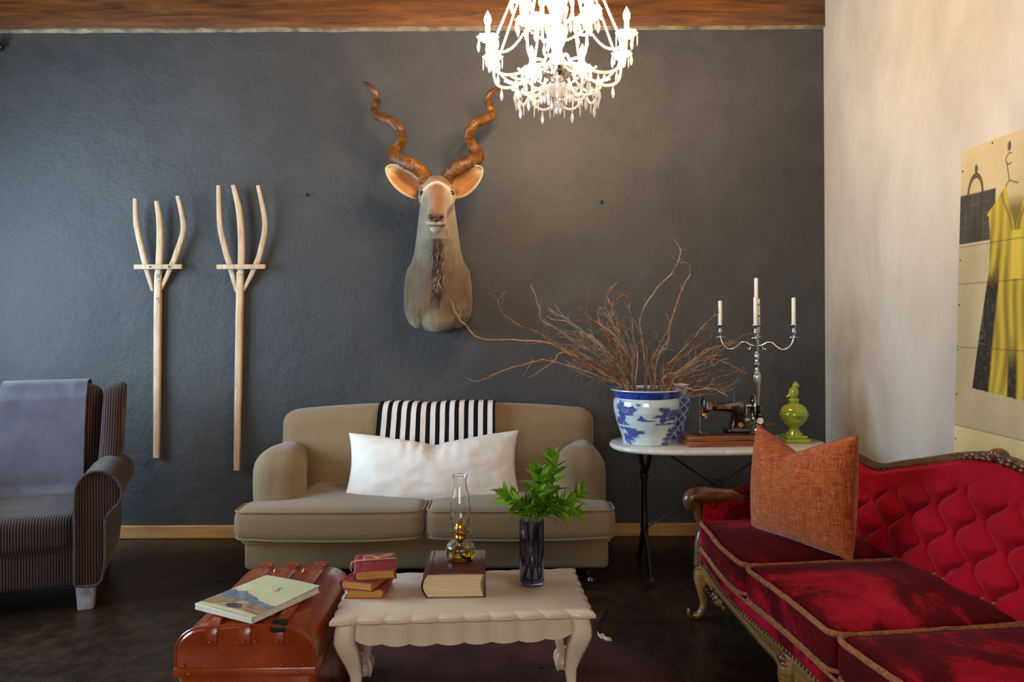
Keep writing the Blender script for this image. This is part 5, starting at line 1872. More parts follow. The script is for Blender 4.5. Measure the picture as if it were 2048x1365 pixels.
    leafwork(0.41, 0.05, 0.017, 3, 2); leafwork(L - 0.41, 0.05, 0.017, 3, 3)
    # arms
    for s, u0 in ((-1, 0.045), (1, L - 0.045)):
        def an(v):
            return 0.565 + 0.10 * sstep(0.1, 0.62, v)
        o_ = s * 0.012
        vs = [0.02 + 0.60 * i / 20 for i in range(21)]
        rings = []
        for v in vs:
            zt = an(v) - 0.02
            rings.append([(u0 - 0.032, v, 0.33), (u0 - 0.034, v, zt), (u0 + 0.034, v, zt), (u0 + 0.032, v, 0.33)])
        part('arm_panel', loft(rings), 'velvet', S, 30, True)
        part('arm_pad', tube([(u0, v, an(v) + 0.005) for v in vs[4:]], [0.02, 0.036, 0.038, 0.036], 12), 'velvet', S)
        ap = part('arm_rail', tube(spline([(u0, 0.34, an(0.34) - 0.012), (u0, 0.2, an(0.2) - 0.006), (u0, 0.08, 0.572), (u0, 0.0, 0.575), (u0, -0.035, 0.555), (u0, -0.03, 0.525), (u0, -0.005, 0.53)], 6), [0.012, 0.03, 0.036, 0.036, 0.026, 0.014], 12), 'carved', S)
        part('arm_post', tube(spline([(u0, -0.012, 0.55), (u0, 0.004, 0.49), (u0, 0.022, 0.42), (u0, 0.012, 0.36), (u0, 0.012, 0.26)], 6), [0.028, 0.02, 0.018, 0.022, 0.03], 12), 'carved', S)
        g = G()
        for i in range(16):
            g.add(sphere(0.0045, (u0 - s * -1 * 0.0345 * -1, 0.06 + 0.5 * i / 15, an(0.06 + 0.5 * i / 15) - 0.034), (0.6, 1, 1), 6, 4))
        part('arm_nailheads', g, 'studs', S, True, False, None, None, None, True)


make_red_sofa()


def make_orange_pillow():
    bl = FL(1503, 1050, 0.475); br = FL(1708, 1116, 0.475)
    w = (br - bl).length * 0.97
    ax = (br - bl).normalized()
    lean = radians(4)
    back = Vector((0, 0, 1)).cross(ax)           # horizontal, away from the room
    if back.x < 0:
        back = -back
    upv = (Vector((0, 0, 1)) * cos(lean) + back * sin(lean)).normalized()
    nrm = upv.cross(ax).normalized()
    h = 0.47
    v, f = pillow(w, h, 0.235, 36, 0.105, -0.15, 0.03)
    ctr = (bl + br) / 2 + upv * (h / 2 - 0.015)
    R = Matrix((ax, nrm, upv)).transposed().to_4x4()
    T = thing('scatter_cushion', 'rust orange woven cushion with pointed corners on the red velvet sofa', 'cushion', ctr)
    T.rotation_euler = R.to_euler()
    part('cover', (v, f), 'slub', T, 60, True)
    n = 36
    edge = []
    for side in range(4):
        for i in range(n):
            s = -1 + 2 * i / n
            s = sin(s * pi / 2) * 0.5 + s * 0.5
            a, b = ((s, -1), (1, s), (-s, 1), (-1, -s))[side]
            x = w / 2 * a * (1 - 0.03 * (1 - b * b)); z = h / 2 * b * (1 - 0.03 * (1 - a * a))
            k = max(0.0, 1 - abs(a + 0.15) / 1.15) ** 1.25 * max(0, (b + 0.3) / 1.3) ** 1.5
            z -= 0.105 * k
            y = 0.0
            edge.append((x, y, z))
    part('piping', tube(edge, 0.005, 6, True), 'slub_edge', T)


make_orange_pillow()


# ================================================================== DRESS PICTURE ON THE RIGHT WALL
def make_picture():
    ytop = 3.30
    W, z0, z1 = 1.20, 0.56, P(1919, 303, 3.30).z
    H = z1 - z0
    tilt = math.atan(0.05 / H)
    T = thing('dress_print', 'large glossy photo print of a yellow dress and checked bag on cream wall', 'picture', (XR - 0.062, ytop, z0))
    # local: y = -d (towards the room's front), z up, leans back to the wall at the top
    T.rotation_euler = (0, tilt, 0)
    nu, nv = 260, 440
    Xp = XR - 0.04

    def px_of(d, z):
        D = ytop - d
        return CX + F_PX * Xp / D, CY + (CAM_Z - z) * F_PX / D
    cream = c(196, 174, 128); cream2 = c(206, 186, 142); yel = c(198, 170, 58); yel2 = c(118, 98, 30); blk = c(36, 33, 28); bag = c(66, 62, 54); bagl = c(112, 106, 94)

    def seg(p, a, b):
        ab = (b[0] - a[0], b[1] - a[1]); ap = (p[0] - a[0], p[1] - a[1])
        t = max(0, min(1, (ap[0] * ab[0] + ap[1] * ab[1]) / (ab[0] ** 2 + ab[1] ** 2)))
        return math.hypot(ap[0] - ab[0] * t, ap[1] - ab[1] * t)
    dc = 0.365           # dress axis
    sh, waist, hem = 1.905, 1.57, 1.065

    def dress_half(z):
        if z > 1.80:
            return 0.165 - 0.09 * sstep(1.80, 1.905, z) + 0.012 * sstep(1.84, 1.80, z)
        if z > waist:
            return 0.165 - 0.012 * sstep(1.80, 1.70, z)
        return 0.153 + 0.095 * ((waist - z) / (waist - hem)) ** 0.9

    def colour(d, z):
        n = N3(d * 8, z * 3, 1); n2 = N3(d * 30, z * 6, 2)
        col = lerp3(cream, cream2, 0.5 + n)
        if z < 0.91:
            col = lerp3(c(196, 180, 128), c(214, 198, 148), 0.5 + n)
        elif z < 1.687:
            col = lerp3(c(172, 156, 120), c(188, 170, 134), 0.5 + n)
        # hooks and hanger (printed)
        p = (d, z)
        for rr in (0.95, 1.10):
            arc = abs(math.hypot((d - 0.105) / 0.048, (z - 1.905) / 0.078) - rr) * 0.05
            if z > 1.90:
                col = lerp3(col, blk, sstep(0.0045, 0.0018, arc))
        for hd, hz in ((0.108, 2.012), (0.318, 2.062)):
            col = lerp3(col, c(84, 74, 56), sstep(0.013, 0.009, math.hypot(d - hd, (z - hz) * 0.55)))
        hanger = min(abs(math.hypot(d - 0.322, z - 2.012) - 0.022) if d < 0.335 else 1, seg(p, (0.303, 2.0), (0.318, 1.95)), seg(p, (0.318, 1.95), (0.322, 1.925)), seg(p, (0.322, 1.925), (0.20, 1.80)), seg(p, (0.322, 1.925), (0.50, 1.86)))
        col = lerp3(col, c(80, 68, 48), sstep(0.0038, 0.0018, hanger))
        # bag
        if d < 0.246 and 1.69 < z < 1.925:
            inside = sstep(0.243, 0.238, d) * sstep(1.697, 1.702, z) * sstep(1.916 - 0.02 * d, 1.911 - 0.02 * d, z)
            ch = max(0.9 * sstep(0.40, 0.5, abs(((d * 24) % 1) - 0.5)), 0.9 * sstep(0.40, 0.5, abs(((z * 22) % 1) - 0.5)), 0.5 * sstep(0.42, 0.5, abs(((d * 48 + 0.2) % 1) - 0.5)))
            cb = lerp3(bag, bagl, ch * (0.5 + 0.5 * n2))
            cb = lerp3(cb, c(40, 37, 33), 0.5 * (0.5 + N3(d * 14, z * 9, 6)))
            col = lerp3(col, cb, inside)
        hw = dress_half(z)
        if hem - 0.012 * (d - dc) / 0.2 < z < sh:
            e = abs(d - dc) - hw
            neck = abs(d - dc) < 0.055 * sstep(1.70, sh, z)
            if e < 0:
                if neck and z > 1.72:
                    col = lerp3(c(120, 104, 40), c(196, 176, 130), sstep(1.8, 1.88, z))
                else:
                    fold = 0.5 + 0.5 * sin((d - dc) * 110 + 5 * N3(d * 5, z * 3, 3))
                    col = lerp3(yel, yel2, min(1, 0.95 * fold * (0.75 + 0.7 * N3(d * 8, z * 4, 8))))
                    col = lerp3(col, yel2, 0.7 * sstep(0.012, 0.003, abs(abs(d - dc) - 0.075 * sstep(1.70, sh, z) - 0.012)) * sstep(1.70, 1.74, z))
                    s = (d - dc) / hw
                    if z < 1.62:
                        # dark lace panels
                        dn = sstep(1.62, 1.50, z)
                        lace = sstep(0.50, 0.60, abs(s)) * dn * sstep(-0.4, 0.1, N3(d * 26, z * 22, 5) + 0.8 * dn) + sstep(0.14, 0.08, abs(s - 0.02)) * sstep(1.35, 1.15, z)
                        lace2 = sstep(0.86, 0.95, abs(s)) * 0.4
                        col = lerp3(col, lerp3(blk, c(92, 80, 40), max(0, N3(d * 60, z * 50, 7))), min(1, lace))
                # belt knot
                if abs(d - dc - 0.01) < 0.025 and 1.53 < z < 1.72:
                    col = lerp3(col, c(224, 196, 70), 0.7)
        # boards of the printed background
        for zs in (1.687, 1.525, 1.25, 0.91):
            if abs(z - zs) < 0.0022:
                col = lerp3(col, c(70, 56, 36), 0.75)
        return col
    g = G()
    cols = []
    for i in range(nu + 1):
        for j in range(nv + 1):
            d = 0.64 * i / 240 if i <= 240 else 0.64 + (W - 0.64) * (i - 240) / (nu - 240); zl = H * j / nv
            g.v.append(Vector((0, -d, zl)))
            cols.append(colour(d, z0 + zl))
    Wd = nv + 1
    for i in range(nu):
        for j in range(nv):
            g.f.append((i * Wd + j, i * Wd + j + 1, (i + 1) * Wd + j + 1, (i + 1) * Wd + j))
    g.c = cols
    part('printed_face', g, 'print', T, True)
    part('backing_board', bbox(0.010, W, H, 0.001, 1, (0.0056, -W / 2, H / 2)), 'paper', T)
    bme = mesh_of('bolt', lathe([(0.0035, 0), (0.0035, 0.002), (0.002, 0.003)], 10)); bme.materials.append(M['wire'])
    for k in range(8):
        link('bolt', bme, None, T, (0, -0.012, H * (0.06 + 0.126 * k)), (0, radians(-90), 0))
    for k in range(5):
        link('bolt', bme, None, T, (0, -0.012 - 0.2 * (k + 1), H - 0.012), (0, radians(-90), 0))


make_picture()


# ================================================================== RUG
def make_rug():
    q = [FL(x, y, 0.004) for x, y in ((1196, 1262), (1240, 1284), (1300, 1306), (1352, 1328), (1372, 1362), (1365, 1430), (1300, 1520))]
    tail = [FL(1178, 1248, 0.004), FL(1204, 1222, 0.004), FL(1216, 1217, 0.004), FL(1200, 1246, 0.004)]
    far = [FL(x, y, 0.004) for x, y in ((1165, 1258), (1060, 1250), (940, 1240), (820, 1236), (735, 1240), (690, 1262))]
    near = [Vector((-0.55, 2.35, 0)), Vector((-0.62, 2.05, 0)), Vector((-0.35, 1.85, 0)), Vector((0.05, 1.9, 0)), Vector((0.3, 2.0, 0))]
    pts = list(reversed(far)) + tail + q + [Vector((p.x, p.y, 0)) for p in reversed(near)]
    out = [Vector((p.x, p.y)) for p in pts]
    cen = sum(out, Vector((0, 0))) / len(out)
    poly = resample([tuple(p) for p in out], 0.03)
    poly = [p + Vector((N3(p.x * 14, p.y * 14), N3(p.x * 14, p.y * 14, 5))) * 0.012 for p in poly]
    rings_t = []
    K = 26
    for k in range(K + 1):
        t = k / K
        ring = []
        for p in poly:
            q2 = cen.lerp(p, max(t, 0.01))
            h = 0.006 + 0.012 * max(0, N3(q2.x * 3.2, q2.y * 4.5, 2)) * sstep(1, 0.75, t) + 0.007 * max(0, sin(q2.x * 11 + q2.y * 7 + 3 * N3(q2.x * 3, q2.y * 3))) * sstep(1, 0.85, t)
            if k == K:
                h = 0.001
            ring.append((q2.x, q2.y, h))
        rings_t.append(ring)
    T = thing('hide_rug', 'dark brown animal hide rug on the floor under the cream coffee table', 'rug', (0, 0, 0))
    part('hide', loft(rings_t, False), 'hide', T, 60)
    # pale strip of hair on its edge
    outl = [(1195, 1264), (1200, 1271), (1206, 1269), (1212, 1276), (1222, 1278), (1224, 1282), (1214, 1283), (1208, 1279), (1201, 1278), (1196, 1272)]
    q = [FL(x, y, 0.012) for x, y in outl]
    part('pale_hair', prism([(p.x, p.y) for p in q], 0.016, 'z', 0.002, 1, 0.009), 'hide_white', T, False, False, None, None, 'cream strip of hair on the hide edge')


make_rug()


# ================================================================== TRUNK AND MAGAZINE
TR_C = Vector((-0.855, 2.68, 0))
TR_Z = 0.415


def make_trunk():
    T = thing('tin_trunk', 'glossy rust orange tin trunk with three raised straps', 'trunk', TR_C, radians(1.0))
    W, Ln, zs, zt = 0.44, 0.62, 0.275, TR_Z
    part('body', rbox(W - 0.012, Ln - 0.012, zs, 0.02, 12, 3, None, (0, 0, zs / 2)), 'trunk', T)

    def section(k=1.0, dz=0.0, w=W):
        r = 0.085
        pts = [(-w / 2, zs)]
        zc = zt - r - 0.008
        for i in range(9):
            a = pi - (pi / 2) * i / 8
            pts.append((-w / 2 + r + r * cos(a), zc + r * sin(a)))
        for i in range(1, 6):
            x = -w / 2 + r + (w - 2 * r) * i / 6
            pts.append((x, zt - 0.008 + 0.008 * sin(pi * i / 6)))
        for i in range(9):
            a = pi / 2 - (pi / 2) * i / 8
            pts.append((w / 2 - r + r * cos(a), zc + r * sin(a)))
        pts.append((w / 2, zs))
        return [(x * k, zs + (z - zs) * (1 - dz)) for x, z in pts]
    rings = []
    for y, k, dz in ((-Ln / 2 - 0.001, 0.965, 0.09), (-Ln / 2 - 0.002, 0.98, 0.05), (-Ln / 2 + 0.004, 0.994, 0.015), (-Ln / 2 + 0.014, 1.0, 0.0), (-Ln / 4, 1, 0), (0, 1, 0), (Ln / 4, 1, 0), (Ln / 2 - 0.03, 1, 0.0), (Ln / 2 - 0.012, 0.985, 0.05), (Ln / 2, 0.95, 0.16)):
        rings.append([(x, y, z) for x, z in section(k, dz)])
    lid = part('lid', loft(rings), 'trunk', T, 35, True)
    part('lid_rim', bbox(W + 0.012, Ln + 0.014, 0.03, 0.006, 2, (0, 0, zs - 0.004)), 'trunk', T)
    # rolled bead around the end panel
    part('end_bead', tube([(x * 0.985, -Ln / 2 - 0.003, zs + 0.016 + (z - zs) * 0.93) for x, z in section()], 0.004, 6), 'trunk', lid)
    riv = mesh_of('rivet', sphere(0.0065, (0, 0, 0), (1, 1, 0.8), 10, 6)); riv.materials.append(M['trunk'])
    for k, x in enumerate((-0.105, 0.0, 0.105)):
        prof = [(-Ln / 2 - 0.008, zt - 0.052), (-Ln / 2 - 0.007, zt - 0.02), (-Ln / 2 + 0.0, zt - 0.006), (-Ln / 2 + 0.03, zt + 0.003), (0, zt + 0.005), (Ln / 2 - 0.05, zt + 0.003), (Ln / 2 - 0.018, zt - 0.006), (Ln / 2 - 0.002, zt - 0.03)]
        g = G()
        g.add(loft([[(x - 0.019, y, z), (x - 0.014, y, z + 0.0045), (x + 0.014, y, z + 0.0045), (x + 0.019, y, z), (x + 0.019, y + 0.003, z - 0.008), (x - 0.019, y + 0.003, z - 0.008)] for y, z in prof]))
        st = part('strap', g, 'trunk', lid, 35, True)
        if k == 2:
            part('strap_clip', rbox(0.046, 0.036, 0.022, 0.005, 6, 3, lambda p: p + Vector((0, 0, -0.012 * max(0, -p.y / 0.018))), (x, -Ln / 2 + 0.01, zt + 0.002)), 'black_metal', lid, True, False, None, None, 'black metal strap clip')
        link('rivet', riv, None, lid, (x, -Ln / 2 - 0.011, zt - 0.045))
        # raised end loop at the back
        part('strap_loop', rbox(0.05, 0.03, 0.014, 0.005, 6, 3, None, (x, Ln / 2 - 0.045, zt + 0.008)), 'trunk', lid)
    stud = mesh_of('stud', lathe([(0.012, 0), (0.011, 0.003), (0.006, 0.008), (0.004, 0.012), (0.001, 0.013)], 12)); stud.materials.append(M['trunk'])
    for x, y in ((-0.055, -0.235), (0.055, -0.215), (0.055, 0.21), (-0.055, 0.21)):
        link('stud', stud, None, lid, (x, y, zt - 0.001))
    for x, z in ((-0.19, zs + 0.02), (0.12, zs + 0.02), (0.185, zs + 0.02), (-0.02, zt - 0.05), (0.035, zt - 0.045), (0.17, zs - 0.004), (-0.17, zs - 0.004)):
        link('rivet', riv, None, lid, (x, -Ln / 2 - (0.006 if z > zs else 0.009), z))


make_trunk()


def make_magazine():
    z = TR_Z + 0.012
    pl, pt, pr, pb = FL(393, 1206, z + 0.022), FL(530, 1150, z + 0.022), FL(641, 1172, z + 0.022), FL(503, 1236, z + 0.022)
    xa = ((pb - pl) + (pr - pt)) / 2; ya = ((pt - pl) + (pr - pb)) / 2
    w = xa.length; h = ya.length
    cen = (pl + pt + pr + pb) / 4
    ang = atan2(xa.y, xa.x)
    T = thing('magazine', 'softcover magazine with mountain landscape cover lying on the orange trunk', 'magazine', (cen.x, cen.y, z), ang)
    th = 0.02
    part('pages', bbox(w - 0.008, h - 0.008, th - 0.004, 0.001, 1, (0, 0, th / 2)), 'paper', T)
    n, m = 120, 130
    g = G()
    cols = []
    sky = c(206, 204, 158); sky2 = c(214, 216, 176); blue = c(92, 108, 132); blue2 = c(126, 140, 156); earth = c(168, 138, 110); earth2 = c(112, 90, 72)
    for i in range(n + 1):
        for j in range(m + 1):
            u = i / n; v = j / m
            g.v.append(Vector((-w / 2 + w * u, -h / 2 + h * v, th + 0.004 * sin(pi * u) * 0.6 + 0.003 * u * v)))
            ridge = 0.48 + 0.10 * N3(u * 3.2, 4.0) + 0.05 * N3(u * 9, 1.0) - 0.16 * sstep(0.45, 0.75, u)
            base = 0.33 + 0.03 * N3(u * 6, 2) - 0.10 * u
            if v < 0.07:
                col = sky
            elif v > ridge:
                col = lerp3(sky2, sky, 0.5 + 0.8 * N3(u * 4, v * 6, 3))
                col = lerp3(col, c(214, 196, 176), 0.6 * sstep(ridge + 0.12, ridge, v))
            elif v > base:
                col = lerp3(blue, blue2, 0.5 + 0.9 * N3(u * 9, v * 12, 5))
            else:
                col = lerp3(earth, earth2, 0.7 * sstep(-0.25, 0.5, N3(u * 9, v * 26, 6)) + 0.3 * sstep(0.2, 0.3, N3(u * 24, v * 60, 2)))
                if abs(v - 0.08 - 0.55 * (u - 0.25)) < 0.012 and u < 0.7:
                    col = c(206, 184, 154)
                if math.hypot((u - 0.52) / 0.12, (v - 0.14) / 0.06) + 0.4 * N3(u * 14, v * 20) < 1:
                    col = c(74, 66, 60)
            cols.append(col)
    Wd = m + 1
    for i in range(n):
        for j in range(m):
            g.f.append((i * Wd + j, (i + 1) * Wd + j, (i + 1) * Wd + j + 1, i * Wd + j + 1))
    g.c = cols
    part('front_cover', g, 'cover', T, True)
    part('spine', bbox(w + 0.0, 0.004, th, 0.001, 1, (0, -h / 2 + 0.001, th / 2)), 'paper', T)
    part('back_cover', bbox(w, h, 0.002, 0, 1, (0, 0, 0.001)), 'paper', T)
    cu = bpy.data.curves.new('num', 'FONT'); cu.body = '5'; cu.size = 0.05; cu.extrude = 0.0002
    to = bpy.data.objects.new('num_tmp', cu); COL.objects.link(to)
    dg = bpy.context.evaluated_depsgraph_get(); dg.update()
    me = bpy.data.meshes.new_from_object(to.evaluated_get(dg)); bpy.data.objects.remove(to, do_unlink=True)
    me.materials.clear()
    link('cover_numeral', me, 'print_ink', T, (w * 0.06, h * 0.13, th + 0.0045))


make_magazine()


# ================================================================== COFFEE TABLE AND WHAT STANDS ON IT
CTZ = 0.39
_fl, _fr = FL(658, 1240, CTZ), FL(1192, 1224, CTZ)
CT_ANG = atan2((_fr - _fl).y, (_fr - _fl).x)
CT_W = (_fr - _fl).length
CT_D = 0.47
_yv = Vector((-sin(CT_ANG), cos(CT_ANG), 0))
CT_C = (_fl + _fr) / 2 + _yv * (CT_D / 2); CT_C.z = 0


def make_coffee_table():
    T = thing('coffee_table', 'cream painted coffee table with scalloped edge and ball-and-claw feet', 'coffee table', CT_C, CT_ANG)
    W, D = CT_W, CT_D

    def scallop(s, Ln, lobes):
        """edge offset along a side: plain near the corners, lobed between"""
        t = s / Ln
        if t < 0.10 or t > 0.90:
            k = min(t, 1 - t) / 0.10
            return -0.013 * (k ** 3)
        x = (t - 0.10) / 0.80 * lobes
        return -0.013 + 0.009 * abs(sin(pi * x)) ** 0.6
    out = []
    sides = [((-W / 2, -D / 2), (1, 0), W, (0, -1), 8), ((W / 2, -D / 2), (0, 1), D, (1, 0), 5), ((W / 2, D / 2), (-1, 0), W, (0, 1), 8), ((-W / 2, D / 2), (0, -1), D, (-1, 0), 5)]
    for (o, d, Ln, nm, lb) in sides:
        n = 110 if Ln > 0.6 else 66
        for i in range(n):
            s = Ln * i / n
            k = scallop(s, Ln, lb)
            out.append((o[0] + d[0] * s + nm[0] * k, o[1] + d[1] * s + nm[1] * k))
    rings = []
    for z, ins in ((CTZ - 0.030, 0.022), (CTZ - 0.029, 0.008), (CTZ - 0.022, 0.0), (CTZ - 0.012, 0.0), (CTZ - 0.006, 0.006), (CTZ - 0.003, 0.016), (CTZ, 0.022)):
        rings.append([(x * (1 - 2 * ins / W), y * (1 - 2 * ins / D), z) for x, y in out])
    part('table_top', loft(rings), 'cream_paint', T, 40)
    # fluted aprons
    def apron(Ln, lobes):
        def f(u, v):
            x = -Ln / 2 + Ln * u
            seg = u * lobes
            bul = 0.7 * abs(sin(pi * seg)) ** 0.5
            zb = 0.281 - 0.005 * abs(sin(pi * seg)) + 0.020 * abs(2 * u - 1) ** 6
            return (x, -0.014 * bul, zb + (CTZ - 0.028 - zb) * v)
        return sheet(f, 140, 10, 0.018)
    inx, iny = W / 2 - 0.05, D / 2 - 0.045
    for (ang, off, Ln, lb) in ((0, iny, 2 * inx - 0.05, 8), (pi, iny, 2 * inx - 0.05, 8), (pi / 2, inx, 2 * iny - 0.05, 4), (-pi / 2, inx, 2 * iny - 0.05, 4)):
        R = Matrix.Rotation(ang, 4, 'Z') @ Matrix.Translation((0, -off, 0))
        part('apron', G().add(apron(Ln, lb), R), 'cream_paint', T, 35)
    # cabriole legs
    for sx in (-1, 1):
        for sy in (-1, 1):
            def ctr(z):
                # distance out from the apron corner along the diagonal
                t = z / 0.36
                return 0.012 * sin(pi * max(0, (t - 0.45) / 0.55)) + (-0.030 * sin(pi * min(1, max(0, (0.85 - t) / 0.85)) ** 0.8) if t < 0.85 else 0) + (0.004 if t < 0.2 else 0)
            rings = []
            for z, w in ((0.362, 0.064), (0.33, 0.066), (0.30, 0.070), (0.27, 0.072), (0.24, 0.064), (0.21, 0.054), (0.17, 0.043), (0.13, 0.035), (0.10, 0.031), (0.08, 0.031), (0.066, 0.034)):
                k = ctr(z)
                cx_, cy_ = sx * (inx + k), sy * (iny + k)
                rings.append([(cx_ + a, cy_ + b, z) for a, b in rrect(w, w, w * 0.28, 4)])
            lg = part('leg', loft(rings), 'cream_paint', T, 50)
            k = ctr(0.05)
            cx_, cy_ = sx * (inx + k), sy * (iny + k)
            g = G().add(sphere(0.033, (cx_, cy_, 0.031), (1, 1, 0.93), 16, 10))
            for a in range(4):
                b = a * pi / 2 + pi / 4
                g.add(tube(spline([(cx_ + 0.014 * cos(b), cy_ + 0.014 * sin(b), 0.085), (cx_ + 0.034 * cos(b), cy_ + 0.034 * sin(b), 0.062), (cx_ + 0.040 * cos(b), cy_ + 0.040 * sin(b), 0.035), (cx_ + 0.03 * cos(b), cy_ + 0.03 * sin(b), 0.006)], 4), [0.008, 0.0095, 0.008, 0.004], 8))
            part('claw_foot', g, 'cream_paint', lg, 60)


make_coffee_table()


def make_book(name, label, cat, loc, rz, w, d, h, cover, pages, group=None, round_spine=True, over=0.004):
    """spine on local -x, opening on +x; w across, d deep (head to tail), h thick"""
    B = thing(name, label, cat, loc, rz, group)
    tc = 0.0035
    g = G().add(bbox(w - over * 2, d - over * 2, h - 2 * tc, 0.0, 1, (over * 0.0, 0, h / 2)))
    # hollow fore-edge
    rings = []
    n = 8
    for (y) in (-d / 2 + over, d / 2 - over):
        ring = []
        for i in range(n + 1):
            t = i / n
            ring.append((w / 2 - over - 0.010 * (h / 0.08) * sin(pi * t), y, tc + (h - 2 * tc) * t))
        for i in range(n + 1):
            t = 1 - i / n
            ring.append((-w / 2 + 0.010 - (0.016 * (h / 0.08)) * sin(pi * t), y, tc + (h - 2 * tc) * t))
        rings.append(ring)
    part('page_block', loft(rings), pages, B, 30, True)
    cv = part('cover', bbox(w, d, tc, 0.0012, 2, (0.004, 0, h - tc / 2)), cover, B)
    part('cover', bbox(w, d, tc, 0.0012, 2, (0.004, 0, tc / 2)), cover, B)
    rings = []
    for y in (-d / 2, d / 2):
        ring = []
        for rr in (0.0, tc):
            seq = range(n + 1) if rr == 0.0 else range(n, -1, -1)
            for i in seq:
                t = i / n
                ring.append((-w / 2 + 0.008 - (0.018 * (h / 0.08)) * sin(pi * t) * (1 if round_spine else 0.4) - tc + rr, y, h * t if rr == 0.0 else tc * 0.5 + (h - tc) * t))
        rings.append(ring)
    part('spine', loft(rings), cover, B, 50, True)
    part('hinge_groove', tube([(-w / 2 + 0.016, -d / 2 + 0.002, h + 0.0002), (-w / 2 + 0.016, d / 2 - 0.002, h + 0.0002)], 0.0016, 6), cover, cv)
    return B


def make_books():
    fl, fr = FL(850, 1197, CTZ), FL(969, 1197, CTZ)
    w = (fr - fl).length
    hb = 0.086
    d = 0.275
    rz = radians(2.0)
    ctr = (fl + fr) / 2 + Vector((-sin(rz) * d / 2, cos(rz) * d / 2, 0)); ctr.z = CTZ
    make_book('thick_book', 'thick oxblood leather-bound book under the oil lamp', 'book', ctr, rz, w, d, hb, 'oxblood', 'pages')
    # the pile of three small red books
    f1, f2 = FL(691, 1199, CTZ), FL(769, 1199, CTZ)
    w1 = (f2 - f1).length; h1 = 0.034; d1 = 0.17
    z = CTZ
    c1 = (f1 + f2) / 2 + Vector((0, d1 / 2, 0)); c1.z = z
    gp = 'pile of small red books'
    make_book('small_book', 'bottom orange-red book of the small pile on the coffee table', 'book', c1, pi - radians(1.5) + 0.0, w1, d1, h1, 'orange_book', 'pages_old', gp)
    z += h1
    f1 = FL(680, 1178, z); f2 = FL(746, 1187, z)
    w2 = 0.127; a2 = radians(-17)
    c2 = f1 + Vector((cos(a2), sin(a2), 0)) * w2 / 2 + Vector((-sin(a2), cos(a2), 0)) * 0.165 / 2; c2.z = z
    make_book('small_book', 'middle red book turned askew in the small pile on the coffee table', 'book', c2, a2, w2, 0.165, 0.032, 'red_book', 'pages_old', gp)
    z += 0.032
    f1 = FL(709, 1164, z); a3 = radians(11)
    w3 = 0.145; d3 = 0.20
    c3 = f1 + Vector((cos(a3), sin(a3), 0)) * w3 / 2 + Vector((-sin(a3), cos(a3), 0)) * d3 / 2; c3.z = z
    B = make_book('small_book', 'top red book tied with twine in the small pile on the coffee table', 'book', c3, a3, w3, d3, 0.034, 'red_book', 'pages_old', gp)
    h = 0.034
    y = 0.012
    g = G()
    g.add(tube([(-w3 / 2 - 0.012, y, 0.001), (-w3 / 2 - 0.016, y, 0.012), (-w3 / 2 - 0.012, y, h - 0.002), (-w3 / 2 + 0.004, y, h + 0.003), (w3 / 2, y + 0.004, h + 0.003), (w3 / 2 + 0.006, y + 0.004, h - 0.002), (w3 / 2 + 0.006, y + 0.004, 0.001)], 0.0022, 6))
    g.add(tube([(-w3 / 2 - 0.012, y + 0.006, 0.001), (-w3 / 2 - 0.016, y + 0.006, 0.012), (-w3 / 2 - 0.012, y + 0.006, h - 0.002), (-w3 / 2 + 0.004, y + 0.006, h + 0.003), (w3 / 2, y + 0.010, h + 0.003), (w3 / 2 + 0.006, y + 0.010, h - 0.002)], 0.0022, 6))
    for s in (-1, 1):
        g.add(tube(spline([(0.012, y + 0.004, h + 0.008), (0.012 + s * 0.02, y + 0.018, h + 0.012), (0.012 + s * 0.05, y + 0.022 + 0.006 * s, h + 0.012), (0.012 + s * 0.045, y + 0.008 + 0.012 * s, h + 0.009), (0.012, y + 0.005, h + 0.009)], 6), 0.0022, 6))
        g.add(tube(spline([(0.012, y + 0.004, h + 0.008), (0.03 + s * 0.012, y + 0.02, h + 0.008), (0.045 + 0.008 * s, y + 0.04 + 0.012 * s, h + 0.005)], 6), 0.002, 6))
    g.add(sphere(0.006, (0.012, y + 0.004, h + 0.008), (1.3, 1, 0.8), 10, 6))
    part('twine', g, 'twine', B, True, False, None, None, 'natural twine tied in a bow')
    return ctr, hb


BOOK_C, BOOK_H = make_books()


